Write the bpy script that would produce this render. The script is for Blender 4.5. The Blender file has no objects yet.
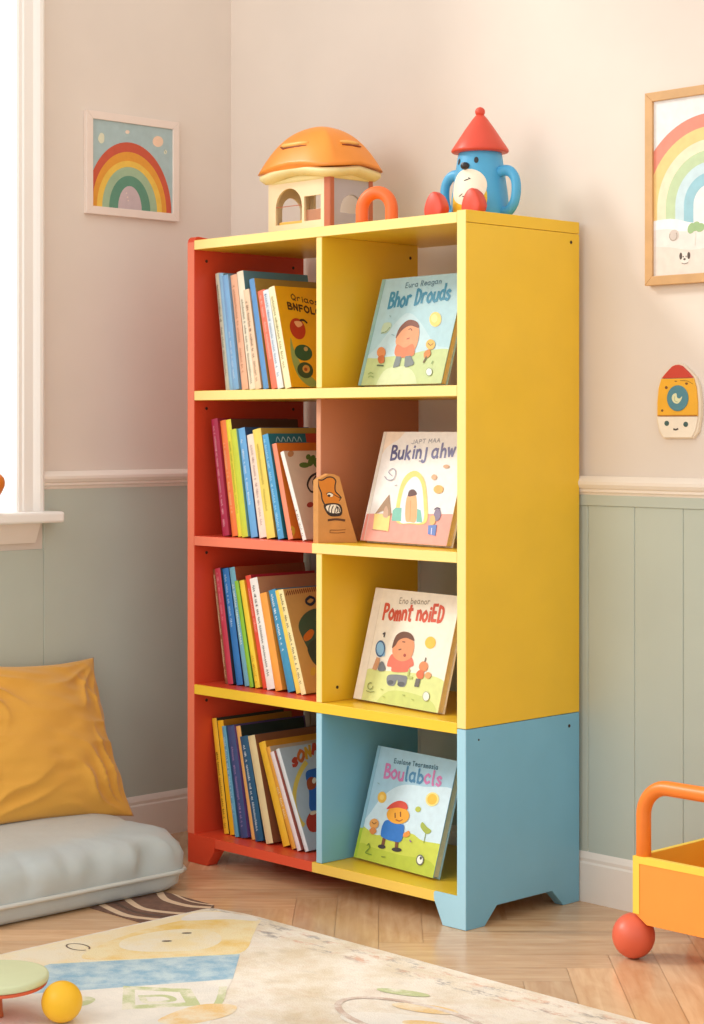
import bpy, bmesh, math, random
from mathutils import Vector, Matrix, noise as mnoise
random.seed(7)
S = bpy.context.scene
COL = S.collection
PI = math.pi
R = math.radians

# ------------------------------------------------------------------ materials
def lin(h):
    h = h.lstrip('#')
    out = []
    for i in (0, 2, 4):
        c = int(h[i:i+2], 16) / 255.0
        out.append(c / 12.92 if c <= 0.04045 else ((c + 0.055) / 1.055) ** 2.4)
    return out

MATS = {}
def M(hexc, rough=0.5, var=0.04, scale=30.0, bump=0.0, bscale=200.0, sheen=0.0, spec=0.5):
    """painted / printed surface: one colour with a little procedural variation"""
    key = (hexc, rough, var, scale, bump, bscale, sheen, spec)
    if key in MATS:
        return MATS[key]
    m = bpy.data.materials.new('surface_' + hexc.lstrip('#'))
    m.use_nodes = True
    nt = m.node_tree
    b = nt.nodes['Principled BSDF']
    c = lin(hexc)
    b.inputs['Roughness'].default_value = rough
    b.inputs['Specular IOR Level'].default_value = spec
    if sheen:
        b.inputs['Sheen Weight'].default_value = sheen
    tc = nt.nodes.new('ShaderNodeTexCoord')
    n = nt.nodes.new('ShaderNodeTexNoise')
    n.inputs['Scale'].default_value = scale
    n.inputs['Detail'].default_value = 4
    nt.links.new(tc.outputs['Object'], n.inputs['Vector'])
    r = nt.nodes.new('ShaderNodeValToRGB')
    r.color_ramp.elements[0].position = 0.3
    r.color_ramp.elements[1].position = 0.7
    r.color_ramp.elements[0].color = [max(0, x * (1 - var)) for x in c] + [1]
    r.color_ramp.elements[1].color = [min(1, x * (1 + var)) for x in c] + [1]
    nt.links.new(n.outputs['Fac'], r.inputs['Fac'])
    nt.links.new(r.outputs['Color'], b.inputs['Base Color'])
    if bump:
        n2 = nt.nodes.new('ShaderNodeTexNoise')
        n2.inputs['Scale'].default_value = bscale
        n2.inputs['Detail'].default_value = 3
        nt.links.new(tc.outputs['Object'], n2.inputs['Vector'])
        bp = nt.nodes.new('ShaderNodeBump')
        bp.inputs['Strength'].default_value = bump
        bp.inputs['Distance'].default_value = 0.004
        nt.links.new(n2.outputs['Fac'], bp.inputs['Height'])
        nt.links.new(bp.outputs['Normal'], b.inputs['Normal'])
    MATS[key] = m
    return m

def P(hexc):            # printed paper
    return M(hexc, 0.55, 0.05, 60.0)

def wash(hexa, hexb, scale, lo=0.4, hi=0.6, rough=0.95, bump=0.35):
    """two pile / watercolour tones mottled into one another"""
    m = bpy.data.materials.new('mottled_' + hexa.lstrip('#'))
    m.use_nodes = True
    nt = m.node_tree
    b = nt.nodes['Principled BSDF']
    b.inputs['Roughness'].default_value = rough
    b.inputs['Specular IOR Level'].default_value = 0.15
    tc = nt.nodes.new('ShaderNodeTexCoord')
    n = nt.nodes.new('ShaderNodeTexNoise')
    n.inputs['Scale'].default_value = scale
    n.inputs['Detail'].default_value = 8
    n.inputs['Roughness'].default_value = 0.65
    nt.links.new(tc.outputs['Object'], n.inputs['Vector'])
    r = nt.nodes.new('ShaderNodeValToRGB')
    r.color_ramp.elements[0].position = lo
    r.color_ramp.elements[1].position = hi
    r.color_ramp.elements[0].color = lin(hexa) + [1]
    r.color_ramp.elements[1].color = lin(hexb) + [1]
    nt.links.new(n.outputs['Fac'], r.inputs['Fac'])
    nt.links.new(r.outputs['Color'], b.inputs['Base Color'])
    n2 = nt.nodes.new('ShaderNodeTexNoise')
    n2.inputs['Scale'].default_value = 350
    nt.links.new(tc.outputs['Object'], n2.inputs['Vector'])
    bp = nt.nodes.new('ShaderNodeBump')
    bp.inputs['Strength'].default_value = bump
    bp.inputs['Distance'].default_value = 0.004
    nt.links.new(n2.outputs['Fac'], bp.inputs['Height'])
    nt.links.new(bp.outputs['Normal'], b.inputs['Normal'])
    return m

# ------------------------------------------------------------------ mesh builder
class MB:
    def __init__(s):
        s.v = []; s.f = []; s.mi = []; s.sm = []; s.mats = []; s.uv = {}; s.tone = {}
    def mat(s, m):
        if m not in s.mats:
            s.mats.append(m)
        return s.mats.index(m)
    def add(s, vs, fs, m, smooth=False, T=None):
        o = len(s.v); k = s.mat(m)
        for p in vs:
            p = Vector(p)
            s.v.append(tuple(T @ p if T is not None else p))
        for f in fs:
            s.f.append([i + o for i in f]); s.mi.append(k); s.sm.append(smooth)
    def bm(s, bm, m, smooth=False, T=None):
        bm.verts.index_update()
        s.add([v.co.copy() for v in bm.verts], [[v.index for v in f.verts] for f in bm.faces], m, smooth, T)
        bm.free()
    def box(s, lo, hi, m, bev=0.0, seg=2, T=None):
        b = bmesh.new()
        x0, y0, z0 = lo; x1, y1, z1 = hi
        vs = [b.verts.new(p) for p in ((x0,y0,z0),(x1,y0,z0),(x1,y1,z0),(x0,y1,z0),(x0,y0,z1),(x1,y0,z1),(x1,y1,z1),(x0,y1,z1))]
        for f in ((3,2,1,0),(4,5,6,7),(0,1,5,4),(1,2,6,5),(2,3,7,6),(3,0,4,7)):
            b.faces.new([vs[i] for i in f])
        if bev:
            bmesh.ops.bevel(b, geom=b.edges[:], offset=bev, segments=seg, profile=0.5, affect='EDGES')
        s.bm(b, m, False, T)
    def prism(s, poly, axis, a, c, m, bev=0.0, T=None):
        """polygon extruded along an axis; poly holds the two other coordinates in xyz order"""
        b = bmesh.new()
        def mk(p, w):
            if axis == 0: return (w, p[0], p[1])
            if axis == 1: return (p[0], w, p[1])
            return (p[0], p[1], w)
        A = [b.verts.new(mk(p, a)) for p in poly]
        Cc = [b.verts.new(mk(p, c)) for p in poly]
        n = len(poly)
        b.faces.new(A); b.faces.new(Cc[::-1])
        for i in range(n):
            b.faces.new((A[i], Cc[i], Cc[(i+1) % n], A[(i+1) % n]))
        bmesh.ops.recalc_face_normals(b, faces=b.faces[:])
        if bev:
            bmesh.ops.bevel(b, geom=b.edges[:], offset=bev, segments=2, profile=0.5, affect='EDGES')
        s.bm(b, m, False, T)
    def lathe(s, prof, m, n=40, T=None, smooth=True):
        vs = []; fs = []
        for r, z in prof:
            for i in range(n):
                a = 2 * PI * i / n
                vs.append((r * math.cos(a), r * math.sin(a), z))
        k = len(prof)
        for j in range(k - 1):
            for i in range(n):
                i2 = (i + 1) % n
                fs.append((j*n+i, j*n+i2, (j+1)*n+i2, (j+1)*n+i))
        if prof[0][0] > 1e-5: fs.append(tuple(range(n))[::-1])
        if prof[-1][0] > 1e-5: fs.append(tuple((k-1)*n + i for i in range(n)))
        s.add(vs, fs, m, smooth, T)
    def ball(s, c, r, m, n=32, T=None):
        if not hasattr(r, '__len__'): r = (r, r, r)
        vs = []; fs = []
        k = n // 2
        for j in range(k + 1):
            t = PI * j / k
            for i in range(n):
                a = 2 * PI * i / n
                vs.append((c[0] + r[0]*math.sin(t)*math.cos(a), c[1] + r[1]*math.sin(t)*math.sin(a), c[2] - r[2]*math.cos(t)))
        for j in range(k):
            for i in range(n):
                i2 = (i + 1) % n
                fs.append((j*n+i, j*n+i2, (j+1)*n+i2, (j+1)*n+i))
        s.add(vs, fs, m, True, T)
    def tube(s, pts, r, m, n=16, closed=False, T=None, caps=True):
        pts = [Vector(p) for p in pts]
        k = len(pts)
        rr = r if hasattr(r, '__len__') else [r] * k
        vs = []; fs = []
        prev = None
        for j, p in enumerate(pts):
            if closed:
                d = (pts[(j+1) % k] - pts[j-1]).normalized()
            else:
                d = (pts[min(j+1, k-1)] - pts[max(j-1, 0)]).normalized()
            if prev is None:
                up = Vector((0, 0, 1)) if abs(d.z) < 0.9 else Vector((1, 0, 0))
                a = d.cross(up).normalized()
            else:
                a = (prev - d * prev.dot(d)).normalized()
            prev = a
            bb = d.cross(a)
            for i in range(n):
                t = 2 * PI * i / n
                vs.append(p + a * math.cos(t) * rr[j] + bb * math.sin(t) * rr[j])
        for j in range(k if closed else k - 1):
            j2 = (j + 1) % k
            for i in range(n):
                i2 = (i + 1) % n
                fs.append((j*n+i, j*n+i2, j2*n+i2, j2*n+i))
        if not closed and caps:
            fs.append(tuple(range(n))[::-1]); fs.append(tuple((k-1)*n+i for i in range(n)))
        s.add(vs, fs, m, True, T)
    def build(s, name, parent=None, loc=None):
        me = bpy.data.meshes.new(name)
        me.from_pydata(s.v, [], s.f)
        for m in s.mats:
            me.materials.append(m)
        me.polygons.foreach_set('material_index', s.mi)
        me.polygons.foreach_set('use_smooth', s.sm)
        me.update()
        b = bmesh.new(); b.from_mesh(me)
        b.to_mesh(me); b.free()
        o = bpy.data.objects.new(name, me)
        COL.objects.link(o)
        if parent is not None: o.parent = parent
        if loc is not None: o.location = loc
        return o

def thing(name, label, cat, loc=(0, 0, 0), rot=(0, 0, 0), group=None):
    o = bpy.data.objects.new(name, None)
    o.empty_display_size = 0.05
    COL.objects.link(o)
    o.location = loc; o.rotation_euler = rot
    o['label'] = label; o['category'] = cat
    if group: o['group'] = group
    return o
def tag(o, label, cat, group=None):
    o['label'] = label; o['category'] = cat
    if group: o['group'] = group
    return o
def structure(o):
    o['kind'] = 'structure'
    return o

# ------------------------------------------------------------------ flat drawing (printed art on covers and pictures)
GL = {
 'a': [[(.5,.5),(.3,.62),(.08,.45),(.08,.15),(.28,0),(.48,.15)], [(.5,.62),(.5,.1),(.58,0)]],
 'b': [[(.1,1),(.1,0)], [(.1,.12),(.3,0),(.5,.2),(.5,.42),(.3,.6),(.1,.45)]],
 'c': [[(.5,.5),(.3,.62),(.08,.42),(.08,.18),(.28,0),(.5,.12)]],
 'd': [[(.5,1),(.5,0)], [(.5,.45),(.3,.6),(.08,.42),(.08,.18),(.3,0),(.5,.15)]],
 'e': [[(.08,.33),(.48,.36),(.4,.58),(.22,.6),(.08,.35),(.12,.1),(.3,0),(.5,.1)]],
 'g': [[(.5,.5),(.3,.62),(.08,.45),(.1,.18),(.3,.05),(.48,.2)], [(.5,.62),(.5,-.15),(.3,-.32),(.1,-.22)]],
 'h': [[(.1,1),(.1,0)], [(.1,.4),(.3,.6),(.46,.45),(.48,0)]],
 'i': [[(.15,.6),(.15,0)], [(.15,.8),(.17,.86)]],
 'j': [[(.3,.75),(.3,-.1),(.15,-.25),(.02,-.15)]],
 'k': [[(.1,1),(.1,0)], [(.45,.6),(.12,.28)], [(.2,.35),(.5,0)]],
 'l': [[(.15,1),(.15,.1),(.25,0)]],
 'm': [[(.08,.6),(.08,0)], [(.08,.4),(.22,.6),(.34,.4),(.34,0)], [(.34,.4),(.5,.6),(.62,.4),(.62,0)]],
 'n': [[(.1,.6),(.1,0)], [(.1,.4),(.3,.6),(.46,.42),(.48,0)]],
 'o': [[(.3,.62),(.08,.42),(.08,.18),(.3,0),(.5,.18),(.5,.42),(.3,.62)]],
 'r': [[(.1,.6),(.1,0)], [(.1,.4),(.28,.6),(.45,.55)]],
 's': [[(.46,.52),(.3,.62),(.12,.5),(.28,.33),(.46,.18),(.3,0),(.08,.1)]],
 't': [[(.25,.95),(.22,.1),(.4,0)], [(.05,.66),(.45,.7)]],
 'u': [[(.08,.6),(.1,.15),(.28,0),(.46,.18)], [(.48,.6),(.48,0)]],
 'v': [[(.06,.6),(.26,0)], [(.26,0),(.5,.6)]],
 'w': [[(.05,.6),(.2,0)], [(.2,0),(.34,.5)], [(.34,.5),(.48,0)], [(.48,0),(.64,.6)]],
 'x': [[(.08,.6),(.48,0)], [(.48,.6),(.08,0)]],
 'A': [[(.05,0),(.3,1)], [(.3,1),(.55,0)], [(.15,.35),(.46,.35)]],
 'B': [[(.1,1),(.1,0)], [(.1,1),(.42,.95),(.46,.7),(.12,.53)], [(.12,.53),(.52,.42),(.5,.08),(.1,0)]],
 'D': [[(.1,1),(.1,0)], [(.1,1),(.45,.85),(.54,.5),(.42,.1),(.1,0)]],
 'E': [[(.5,1),(.1,1)], [(.1,1),(.1,0)], [(.1,0),(.5,0)], [(.1,.52),(.42,.52)]],
 'F': [[(.5,1),(.1,1)], [(.1,1),(.1,0)], [(.1,.52),(.42,.52)]],
 'G': [[(.52,.85),(.3,1),(.08,.7),(.08,.3),(.3,0),(.52,.2),(.52,.45)], [(.52,.45),(.32,.45)]],
 'I': [[(.15,1),(.15,0)]],
 'J': [[(.45,1),(.45,.15),(.28,0),(.08,.15)]],
 'L': [[(.12,1),(.12,0)], [(.12,0),(.5,.02)]],
 'M': [[(.06,0),(.1,1)], [(.1,1),(.32,.35)], [(.32,.35),(.56,1)], [(.56,1),(.6,0)]],
 'N': [[(.1,0),(.1,1)], [(.1,1),(.5,0)], [(.5,0),(.5,1)]],
 'O': [[(.3,1),(.06,.7),(.06,.3),(.3,0),(.54,.3),(.54,.7),(.3,1)]],
 'P': [[(.1,1),(.1,0)], [(.1,1),(.45,.95),(.5,.65),(.12,.48)]],
 'Q': [[(.3,1),(.06,.7),(.06,.3),(.3,0),(.54,.3),(.54,.7),(.3,1)], [(.35,.25),(.56,-.05)]],
 'R': [[(.1,1),(.1,0)], [(.1,1),(.45,.95),(.5,.7),(.12,.5)], [(.25,.5),(.52,0)]],
 'S': [[(.5,.9),(.3,1),(.1,.8),(.3,.53),(.52,.25),(.3,0),(.06,.12)]],
 'T': [[(.04,1),(.56,1)], [(.3,1),(.3,0)]],
 'U': [[(.08,1),(.1,.2),(.3,0),(.5,.2),(.52,1)]],
}
def catmull(p, closed=False, n=6):
    k = len(p)
    if k < 3: return list(p)
    out = []
    rng = range(k) if closed else range(k - 1)
    for i in rng:
        if closed:
            a, b, c, d = p[i-1], p[i], p[(i+1) % k], p[(i+2) % k]
        else:
            a, b, c, d = p[max(i-1, 0)], p[i], p[i+1], p[min(i+2, k-1)]
        for j in range(n):
            t = j / n
            out.append(tuple(0.5 * ((2*b[q]) + (-a[q]+c[q])*t + (2*a[q]-5*b[q]+4*c[q]-d[q])*t*t + (-a[q]+3*b[q]-3*c[q]+d[q])*t**3) for q in (0, 1)))
    if not closed: out.append(tuple(p[-1]))
    return out
def clip_rect(poly, w, h):
    for ax, val, keep in ((0, 0, 1), (0, w, -1), (1, 0, 1), (1, h, -1)):
        if not poly: return []
        out = []
        for i in range(len(poly)):
            a, b = poly[i-1], poly[i]
            ia = (a[ax] - val) * keep >= 0; ib = (b[ax] - val) * keep >= 0
            if ia != ib:
                t = (val - a[ax]) / (b[ax] - a[ax])
                q = [a[0] + (b[0]-a[0])*t, a[1] + (b[1]-a[1])*t]; q[ax] = val
                out.append(tuple(q))
            if ib: out.append(b)
        poly = out
    return poly

class Art:
    """flat artwork of size w x h metres; coordinates in metres, or in sketch units when the sketch's three corners are given"""
    def __init__(s, w, h, sk=None):
        s.w, s.h, s.items, s.k = w, h, [], 0
        s.sk = sk
        if sk:
            (x0, y0), (x1, y1), (x2, y2) = sk
            a, b, c, d = x1-x0, x2-x0, y1-y0, y2-y0
            det = a*d - b*c
            s.inv = (d/det, -b/det, -c/det, a/det)
            s.scale = w / math.hypot(a, c)
        else:
            s.scale = 1.0
    def to(s, p):
        if not s.sk: return (p[0], p[1])
        dx, dy = p[0]-s.sk[0][0], p[1]-s.sk[0][1]
        return ((s.inv[0]*dx + s.inv[1]*dy) * s.w, (s.inv[2]*dx + s.inv[3]*dy) * s.h)
    def _put(s, m, pts, raw=False):
        q = [tuple(p) for p in pts] if raw else [s.to(p) for p in pts]
        q = clip_rect(q, s.w, s.h)
        r = []
        for p in q:
            if not r or math.hypot(p[0]-r[-1][0], p[1]-r[-1][1]) > 1e-6: r.append(p)
        if len(r) > 2: s.items.append((m, r, s.k))
    def poly(s, m, pts, raw=False): s.k += 1; s._put(m, pts, raw)
    def fill(s, m): s.k += 1; s._put(m, [(0,0),(s.w,0),(s.w,s.h),(0,s.h)], True)
    def blob(s, m, pts): s.k += 1; s._put(m, catmull(pts, True, 5))
    def ell(s, m, c, r, rot=0, n=28):
        s.k += 1
        cr, sr = math.cos(R(rot)), math.sin(R(rot))
        s._put(m, [(c[0] + r[0]*math.cos(t)*cr - r[1]*math.sin(t)*sr, c[1] + r[0]*math.cos(t)*sr + r[1]*math.sin(t)*cr) for t in [2*PI*i/n for i in range(n)]])
    def _line(s, m, pts, wd):
        s.k += .2
        q = [s.to(p) for p in pts]
        pts = []
        for p in q:
            if not pts or math.hypot(p[0]-pts[-1][0], p[1]-pts[-1][1]) > 1e-6: pts.append(p)
        k = len(pts)
        if k < 2: return
        wd = wd * s.scale * 0.5
        closed = math.hypot(pts[0][0]-pts[-1][0], pts[0][1]-pts[-1][1]) < 1e-6 and k > 3
        def nr(a, b):
            L = math.hypot(b[0]-a[0], b[1]-a[1]) or 1
            return (-(b[1]-a[1])/L, (b[0]-a[0])/L)
        if not closed:      # rounded-off ends reach a little past the stroke
            for e, f in ((0, 1), (-1, -2)):
                n_ = nr(pts[f], pts[e]); pts[e] = (pts[e][0] + n_[1]*wd*.6, pts[e][1] - n_[0]*wd*.6)
        lf, rt = [], []
        for i in range(k):
            a = nr(pts[i-1], pts[i]) if i > 0 else (nr(pts[-2], pts[-1]) if closed else None)
            b = nr(pts[i], pts[i+1]) if i < k-1 else (nr(pts[0], pts[1]) if closed else None)
            a = a or b; b = b or a
            c = (a[0]+b[0], a[1]+b[1]); L = math.hypot(*c)
            if L < .4: c, L = a, 1
            sc = wd / L * min(1.5, 2 / L if L > 0 else 1)
            lf.append((pts[i][0] + c[0]*sc, pts[i][1] + c[1]*sc)); rt.append((pts[i][0] - c[0]*sc, pts[i][1] - c[1]*sc))
        for i in range(k - 1):
            s._put(m, [lf[i], rt[i], rt[i+1], lf[i+1]], True)
    def line(s, m, pts, wd, smooth=True):
        s.k += 1
        s._line(m, catmull(pts, False, 5) if smooth else pts, wd)
    def ring(s, m, c, r, wd, a0=0, a1=360, n=30):
        s.k += 1
        s._line(m, [(c[0]+r[0]*math.cos(R(a0+(a1-a0)*i/n)), c[1]+r[1]*math.sin(R(a0+(a1-a0)*i/n))) for i in range(n+1)], wd)
    def text(s, m, txt, p0, p1, hvec, wd):
        """hand lettering from p0 to p1 along the baseline; hvec is the vector of one cap height; m may be a list, one per letter"""
        s.k += 1
        adv = []
        x = 0
        for ch in txt:
            adv.append(x)
            x += .36 if ch == ' ' else (max(q[0] for st in GL[ch] for q in st) + .16)
        for i, ch in enumerate(txt):
            if ch == ' ': continue
            mm = m[i] if isinstance(m, list) else m
            jit = .04 * math.sin(i * 2.3)
            for st in GL[ch]:
                cv = catmull(st, False, 4) if len(st) > 2 else st
                pts = []
                for gx, gy in cv:
                    t = (adv[i] + gx) / x
                    pts.append((p0[0] + (p1[0]-p0[0])*t + hvec[0]*(gy+jit), p0[1] + (p1[1]-p0[1])*t + hvec[1]*(gy+jit)))
                s._line(mm, pts, wd)
    def emit(s, mb, f, base=0.00025, step=0.00005):
        for m, q, k in s.items:
            mb.add([f(u, v, base + step*k) for u, v in q], [list(range(len(q)))], m)

# ------------------------------------------------------------------ measures (metres; x along the bookcase, y into the room's corner, z up)
WY = 0.362            # back wall
WX = -1.122           # left wall
BY = 0.348            # face of the baseboard on the back wall

# ================================================================== SETTING
# floor: oak herringbone, every block a face of its own inside one mesh
def floor_mat():
    m = bpy.data.materials.new('oak_blocks'); m.use_nodes = True
    nt = m.node_tree; L = nt.links
    b = nt.nodes['Principled BSDF']
    uv = nt.nodes.new('ShaderNodeUVMap'); uv.uv_map = 'grain'
    at = nt.nodes.new('ShaderNodeAttribute'); at.attribute_name = 'tone'
    mp = nt.nodes.new('ShaderNodeMapping'); mp.inputs['Scale'].default_value = (2.2, 26, 1)
    L.new(uv.outputs['UV'], mp.inputs['Vector'])
    wv = nt.nodes.new('ShaderNodeTexNoise'); wv.inputs['Scale'].default_value = 2.4; wv.inputs['Detail'].default_value = 6
    wv.inputs['Distortion'].default_value = 0.6
    L.new(mp.outputs['Vector'], wv.inputs['Vector'])
    mp2 = nt.nodes.new('ShaderNodeMapping'); mp2.inputs['Scale'].default_value = (3, 9, 1)
    L.new(uv.outputs['UV'], mp2.inputs['Vector'])
    n2 = nt.nodes.new('ShaderNodeTexNoise'); n2.inputs['Scale'].default_value = 2; n2.inputs['Detail'].default_value = 3; n2.inputs['Distortion'].default_value = 1.5
    L.new(mp2.outputs['Vector'], n2.inputs['Vector'])
    r1 = nt.nodes.new('ShaderNodeValToRGB')
    r1.color_ramp.elements[0].position = .30; r1.color_ramp.elements[1].position = .72
    r1.color_ramp.elements[0].color = lin('#cf9f72') + [1]
    r1.color_ramp.elements[1].color = lin('#eec9a0') + [1]
    mix = nt.nodes.new('ShaderNodeMix'); mix.data_type = 'FLOAT'
    mix.inputs[0].default_value = .45
    L.new(wv.outputs['Fac'], mix.inputs[2]); L.new(n2.outputs['Fac'], mix.inputs[3])
    L.new(mix.outputs[0], r1.inputs['Fac'])
    hs = nt.nodes.new('ShaderNodeHueSaturation')
    mr = nt.nodes.new('ShaderNodeMapRange'); mr.inputs['To Min'].default_value = .84; mr.inputs['To Max'].default_value = 1.10
    L.new(at.outputs['Fac'], mr.inputs['Value']); L.new(mr.outputs['Result'], hs.inputs['Value'])
    L.new(r1.outputs['Color'], hs.inputs['Color']); L.new(hs.outputs['Color'], b.inputs['Base Color'])
    b.inputs['Roughness'].default_value = .24
    bp = nt.nodes.new('ShaderNodeBump'); bp.inputs['Strength'].default_value = .06; bp.inputs['Distance'].default_value = .002
    L.new(wv.outputs['Fac'], bp.inputs['Height']); L.new(bp.outputs['Normal'], b.inputs['Normal'])
    return m

def make_floor():
    x0, x1, y0, y1 = WX, 2.9, -3.3, WY
    W, Ln = 0.085, 0.51
    bm = bmesh.new()
    uvl = bm.loops.layers.uv.new('grain')
    tn = bm.loops.layers.color.new('tone')
    g = 0.0004
    ca, sa = math.cos(R(45)), math.sin(R(45))
    n = int(Ln / W)
    rng = random.Random(3)
    def blk(a, b, la, lb, along):
        q = [(a+g, b+g), (a+la-g, b+g), (a+la-g, b+lb-g), (a+g, b+lb-g)]
        pts = [(p[0]*ca - p[1]*sa, p[0]*sa + p[1]*ca) for p in q]
        if max(p[0] for p in pts) < x0 or min(p[0] for p in pts) > x1 or max(p[1] for p in pts) < y0 or min(p[1] for p in pts) > y1: return
        f = bm.faces.new([bm.verts.new((p[0], p[1], 0)) for p in pts])
        t = rng.random(); off = rng.random() * 9
        uvs = [(0, 0), (la, 0), (la, lb), (0, lb)]
        for lp, u in zip(f.loops, uvs):
            if along: lp[uvl].uv = (u[0] + off, u[1] + off)
            else: lp[uvl].uv = (u[1] + off, u[0] + off)
            lp[tn] = (t, t, t, 1)
    N = 60
    for i in range(-N, N):
        for j in range(-14, 14):
            a = i*W + j*2*Ln*0.5 * 2 * 0.5 * 2 * 0.5
            # classic herringbone lattice: pair (horizontal, vertical) repeated by (W, W) and (2L, 0)
            ox, oy = i*W + j*(2*Ln), i*W
            blk(ox, oy, Ln, W, True)
            blk(ox + Ln, oy - Ln + W, W, Ln, False)
    for co, no in (((x0,0,0),(-1,0,0)), ((x1,0,0),(1,0,0)), ((0,y0,0),(0,-1,0)), ((0,y1,0),(0,1,0))):
        bmesh.ops.bisect_plane(bm, geom=bm.verts[:]+bm.edges[:]+bm.faces[:], plane_co=co, plane_no=no, clear_outer=True)
    me = bpy.data.meshes.new('floor'); bm.to_mesh(me)
    me.materials.append(floor_mat()); me.materials.append(M('#ab8052', .6))
    bm.free()
    # dark bed below the joints
    b2 = bmesh.new(); b2.from_mesh(me)
    q = [b2.verts.new(p) for p in ((x0,y0,-.0012),(x1,y0,-.0012),(x1,y1,-.0012),(x0,y1,-.0012))]
    f = b2.faces.new(q); f.material_index = 1
    b2.to_mesh(me); b2.free()
    o = bpy.data.objects.new('floor', me); COL.objects.link(o)
    return structure(o)
make_floor()

WALL = M('#e4d8cc', .85, .02, 6, .06, 500)
SAGE = M('#bfc8bc', .55, .03, 5, .03, 300)
TRIM = M('#f2e8dc', .45, .015, 8)
WHITE = M('#f6f2ec', .4, .01, 8)
HT = 3.3
# back wall
mb = MB(); mb.box((WX - .03, WY, 0), (2.9, WY + .08, HT), WALL)
wall_back = structure(mb.build('wall_back'))
mb = MB()
x = 0.133 - 0.12 * 11
while x < 2.8:
    a, b = max(x, WX), min(x + .12, 2.8)
    if b > WX:
        mb.prism([(a+.0003, WY), (a+.0003, WY-.004), (a+.0016, WY-.0056), (b-.0016, WY-.0056), (b-.0003, WY-.004), (b-.0003, WY)], 2, .06, .816, SAGE)
    x += .12
mb.box((WX, WY-.0085, .8165), (2.8, WY, .838), SAGE, .0008)
structure(mb.build('wainscot', wall_back))
def rail_profile(d):
    return [(0, .836), (.006, .836), (.009, .842), (.013, .845), (.013, .850), (.017, .853), (.021, .860), (.021, .866), (.016, .872), (.010, .877), (0, .877)]
def base_profile(d=.014):
    return [(0, 0), (d, 0), (d, .079), (d-.003, .083), (d-.002, .090), (d-.005, .097), (d-.010, .105), (d-.011, .1115), (0, .1115)]
mb = MB()
mb.prism([(WY - p[0], p[1]) for p in rail_profile(0)], 0, WX, 2.8, TRIM)
structure(mb.build('trim_1'))
mb = MB()
mb.prism([(WY - p[0], p[1]) for p in base_profile()], 0, WX, 2.8, TRIM)
structure(mb.build('baseboard_back'))

# left wall with its window opening
WO0, WO1, WZ0, WZ1 = -1.62, -0.244, .77, 3.0      # opening
mb = MB()
mb.box((WX-.03, WO1, 0), (WX, WY, HT), WALL)
mb.box((WX-.03, WO0, 0), (WX, WO1, WZ0), WALL)
mb.box((WX-.03, WO0, WZ1), (WX, WO1, HT), WALL)
mb.box((WX-.03, -3.3, 0), (WX, WO0, HT), WALL)
wall_left = structure(mb.build('wall_left'))
mb = MB()
g0 = -.2035
for a, b in ((g0, WY-.006), (g0-.52, g0), (g0-1.04, g0-.52), (g0-1.56, g0-1.04), (g0-2.08, g0-1.56)):
    top = .70 if b <= g0 + .001 and b > WO0 - .1 else .838
    mb.prism([(WX, a+.0003), (WX+.004, a+.0003), (WX+.0056, a+.0016), (WX+.0056, b-.0016), (WX+.004, b-.0003), (WX, b-.0003)], 2, .06, top, SAGE)
structure(mb.build('wainscot', wall_left))
mb = MB()
mb.prism([(WX + p[0], p[1]) for p in rail_profile(0)], 1, -.212, WY - .001, TRIM)
structure(mb.build('trim_2'))
mb = MB()
mb.prism([(WX + p[0], p[1]) for p in base_profile()], 1, -3.2, WY - .002, TRIM)
structure(mb.build('baseboard_left'))

# window
win = bpy.data.objects.new('window_1', None); COL.objects.link(win); win.location = (WX, -.9, .787); win['kind'] = 'structure'
def W_(p): return (p[0]-WX, p[1]+.9, p[2]-.787)
mb = MB()
def casing(y_in, y_out, z0, z1):
    s_ = 1 if y_out > y_in else -1
    pr = [(WX, y_in), (WX+.010, y_in), (WX+.013, y_in+s_*.004), (WX+.013, y_in+s_*.012), (WX+.016, y_in+s_*.016), (WX+.016, y_in+s_*.040),
          (WX+.020, y_in+s_*.046), (WX+.024, y_in+s_*.054), (WX+.024, y_out-s_*.006), (WX+.020, y_out), (WX, y_out)]
    mb.prism([(p[0]-WX, p[1]+.9) for p in pr], 2, z0-.787, z1-.787, WHITE)
casing(-.280, -.212, .787, WZ1 - .03)
casing(-1.58, -1.648, .787, WZ1 - .03)
mb.box(W_((WX, -1.648, WZ1 - .03)), W_((WX+.022, -.212, WZ1 + .05)), WHITE, .004)
structure(mb.build('window_frame', win))
mb = MB()
mb.box(W_((WX-.03, -1.70, .762)), W_((WX+.062, -.184, .787)), WHITE, .006, 3)
structure(mb.build('window_sill', win))
mb = MB()
mb.prism([(p[0]-WX, p[1]-.787) for p in ((WX, .716), (WX+.014, .716), (WX+.018, .724), (WX+.030, .752), (WX+.034, .762), (WX, .762))], 1, -1.655+.9, -.232+.9, TRIM)
structure(mb.build('window_apron', win))
gm = bpy.data.materials.new('window_glass'); gm.use_nodes = True
nt = gm.node_tree
for n in list(nt.nodes):
    if n.type != 'OUTPUT_MATERIAL': nt.nodes.remove(n)
tr = nt.nodes.new('ShaderNodeBsdfTransparent'); tr.inputs['Color'].default_value = (.97, .98, .98, 1)
gl = nt.nodes.new('ShaderNodeBsdfGlossy'); gl.inputs['Roughness'].default_value = .03
mx = nt.nodes.new('ShaderNodeMixShader'); mx.inputs['Fac'].default_value = .05
nt.links.new(tr.outputs[0], mx.inputs[1]); nt.links.new(gl.outputs[0], mx.inputs[2])
nt.links.new(mx.outputs[0], nt.nodes['Material Output'].inputs['Surface'])
mb = MB(); mb.box(W_((WX-.008, WO0+.002, WZ0+.018)), W_((WX-.004, WO1-.002, WZ1-.002)), gm)
structure(mb.build('pane', win))

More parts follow.
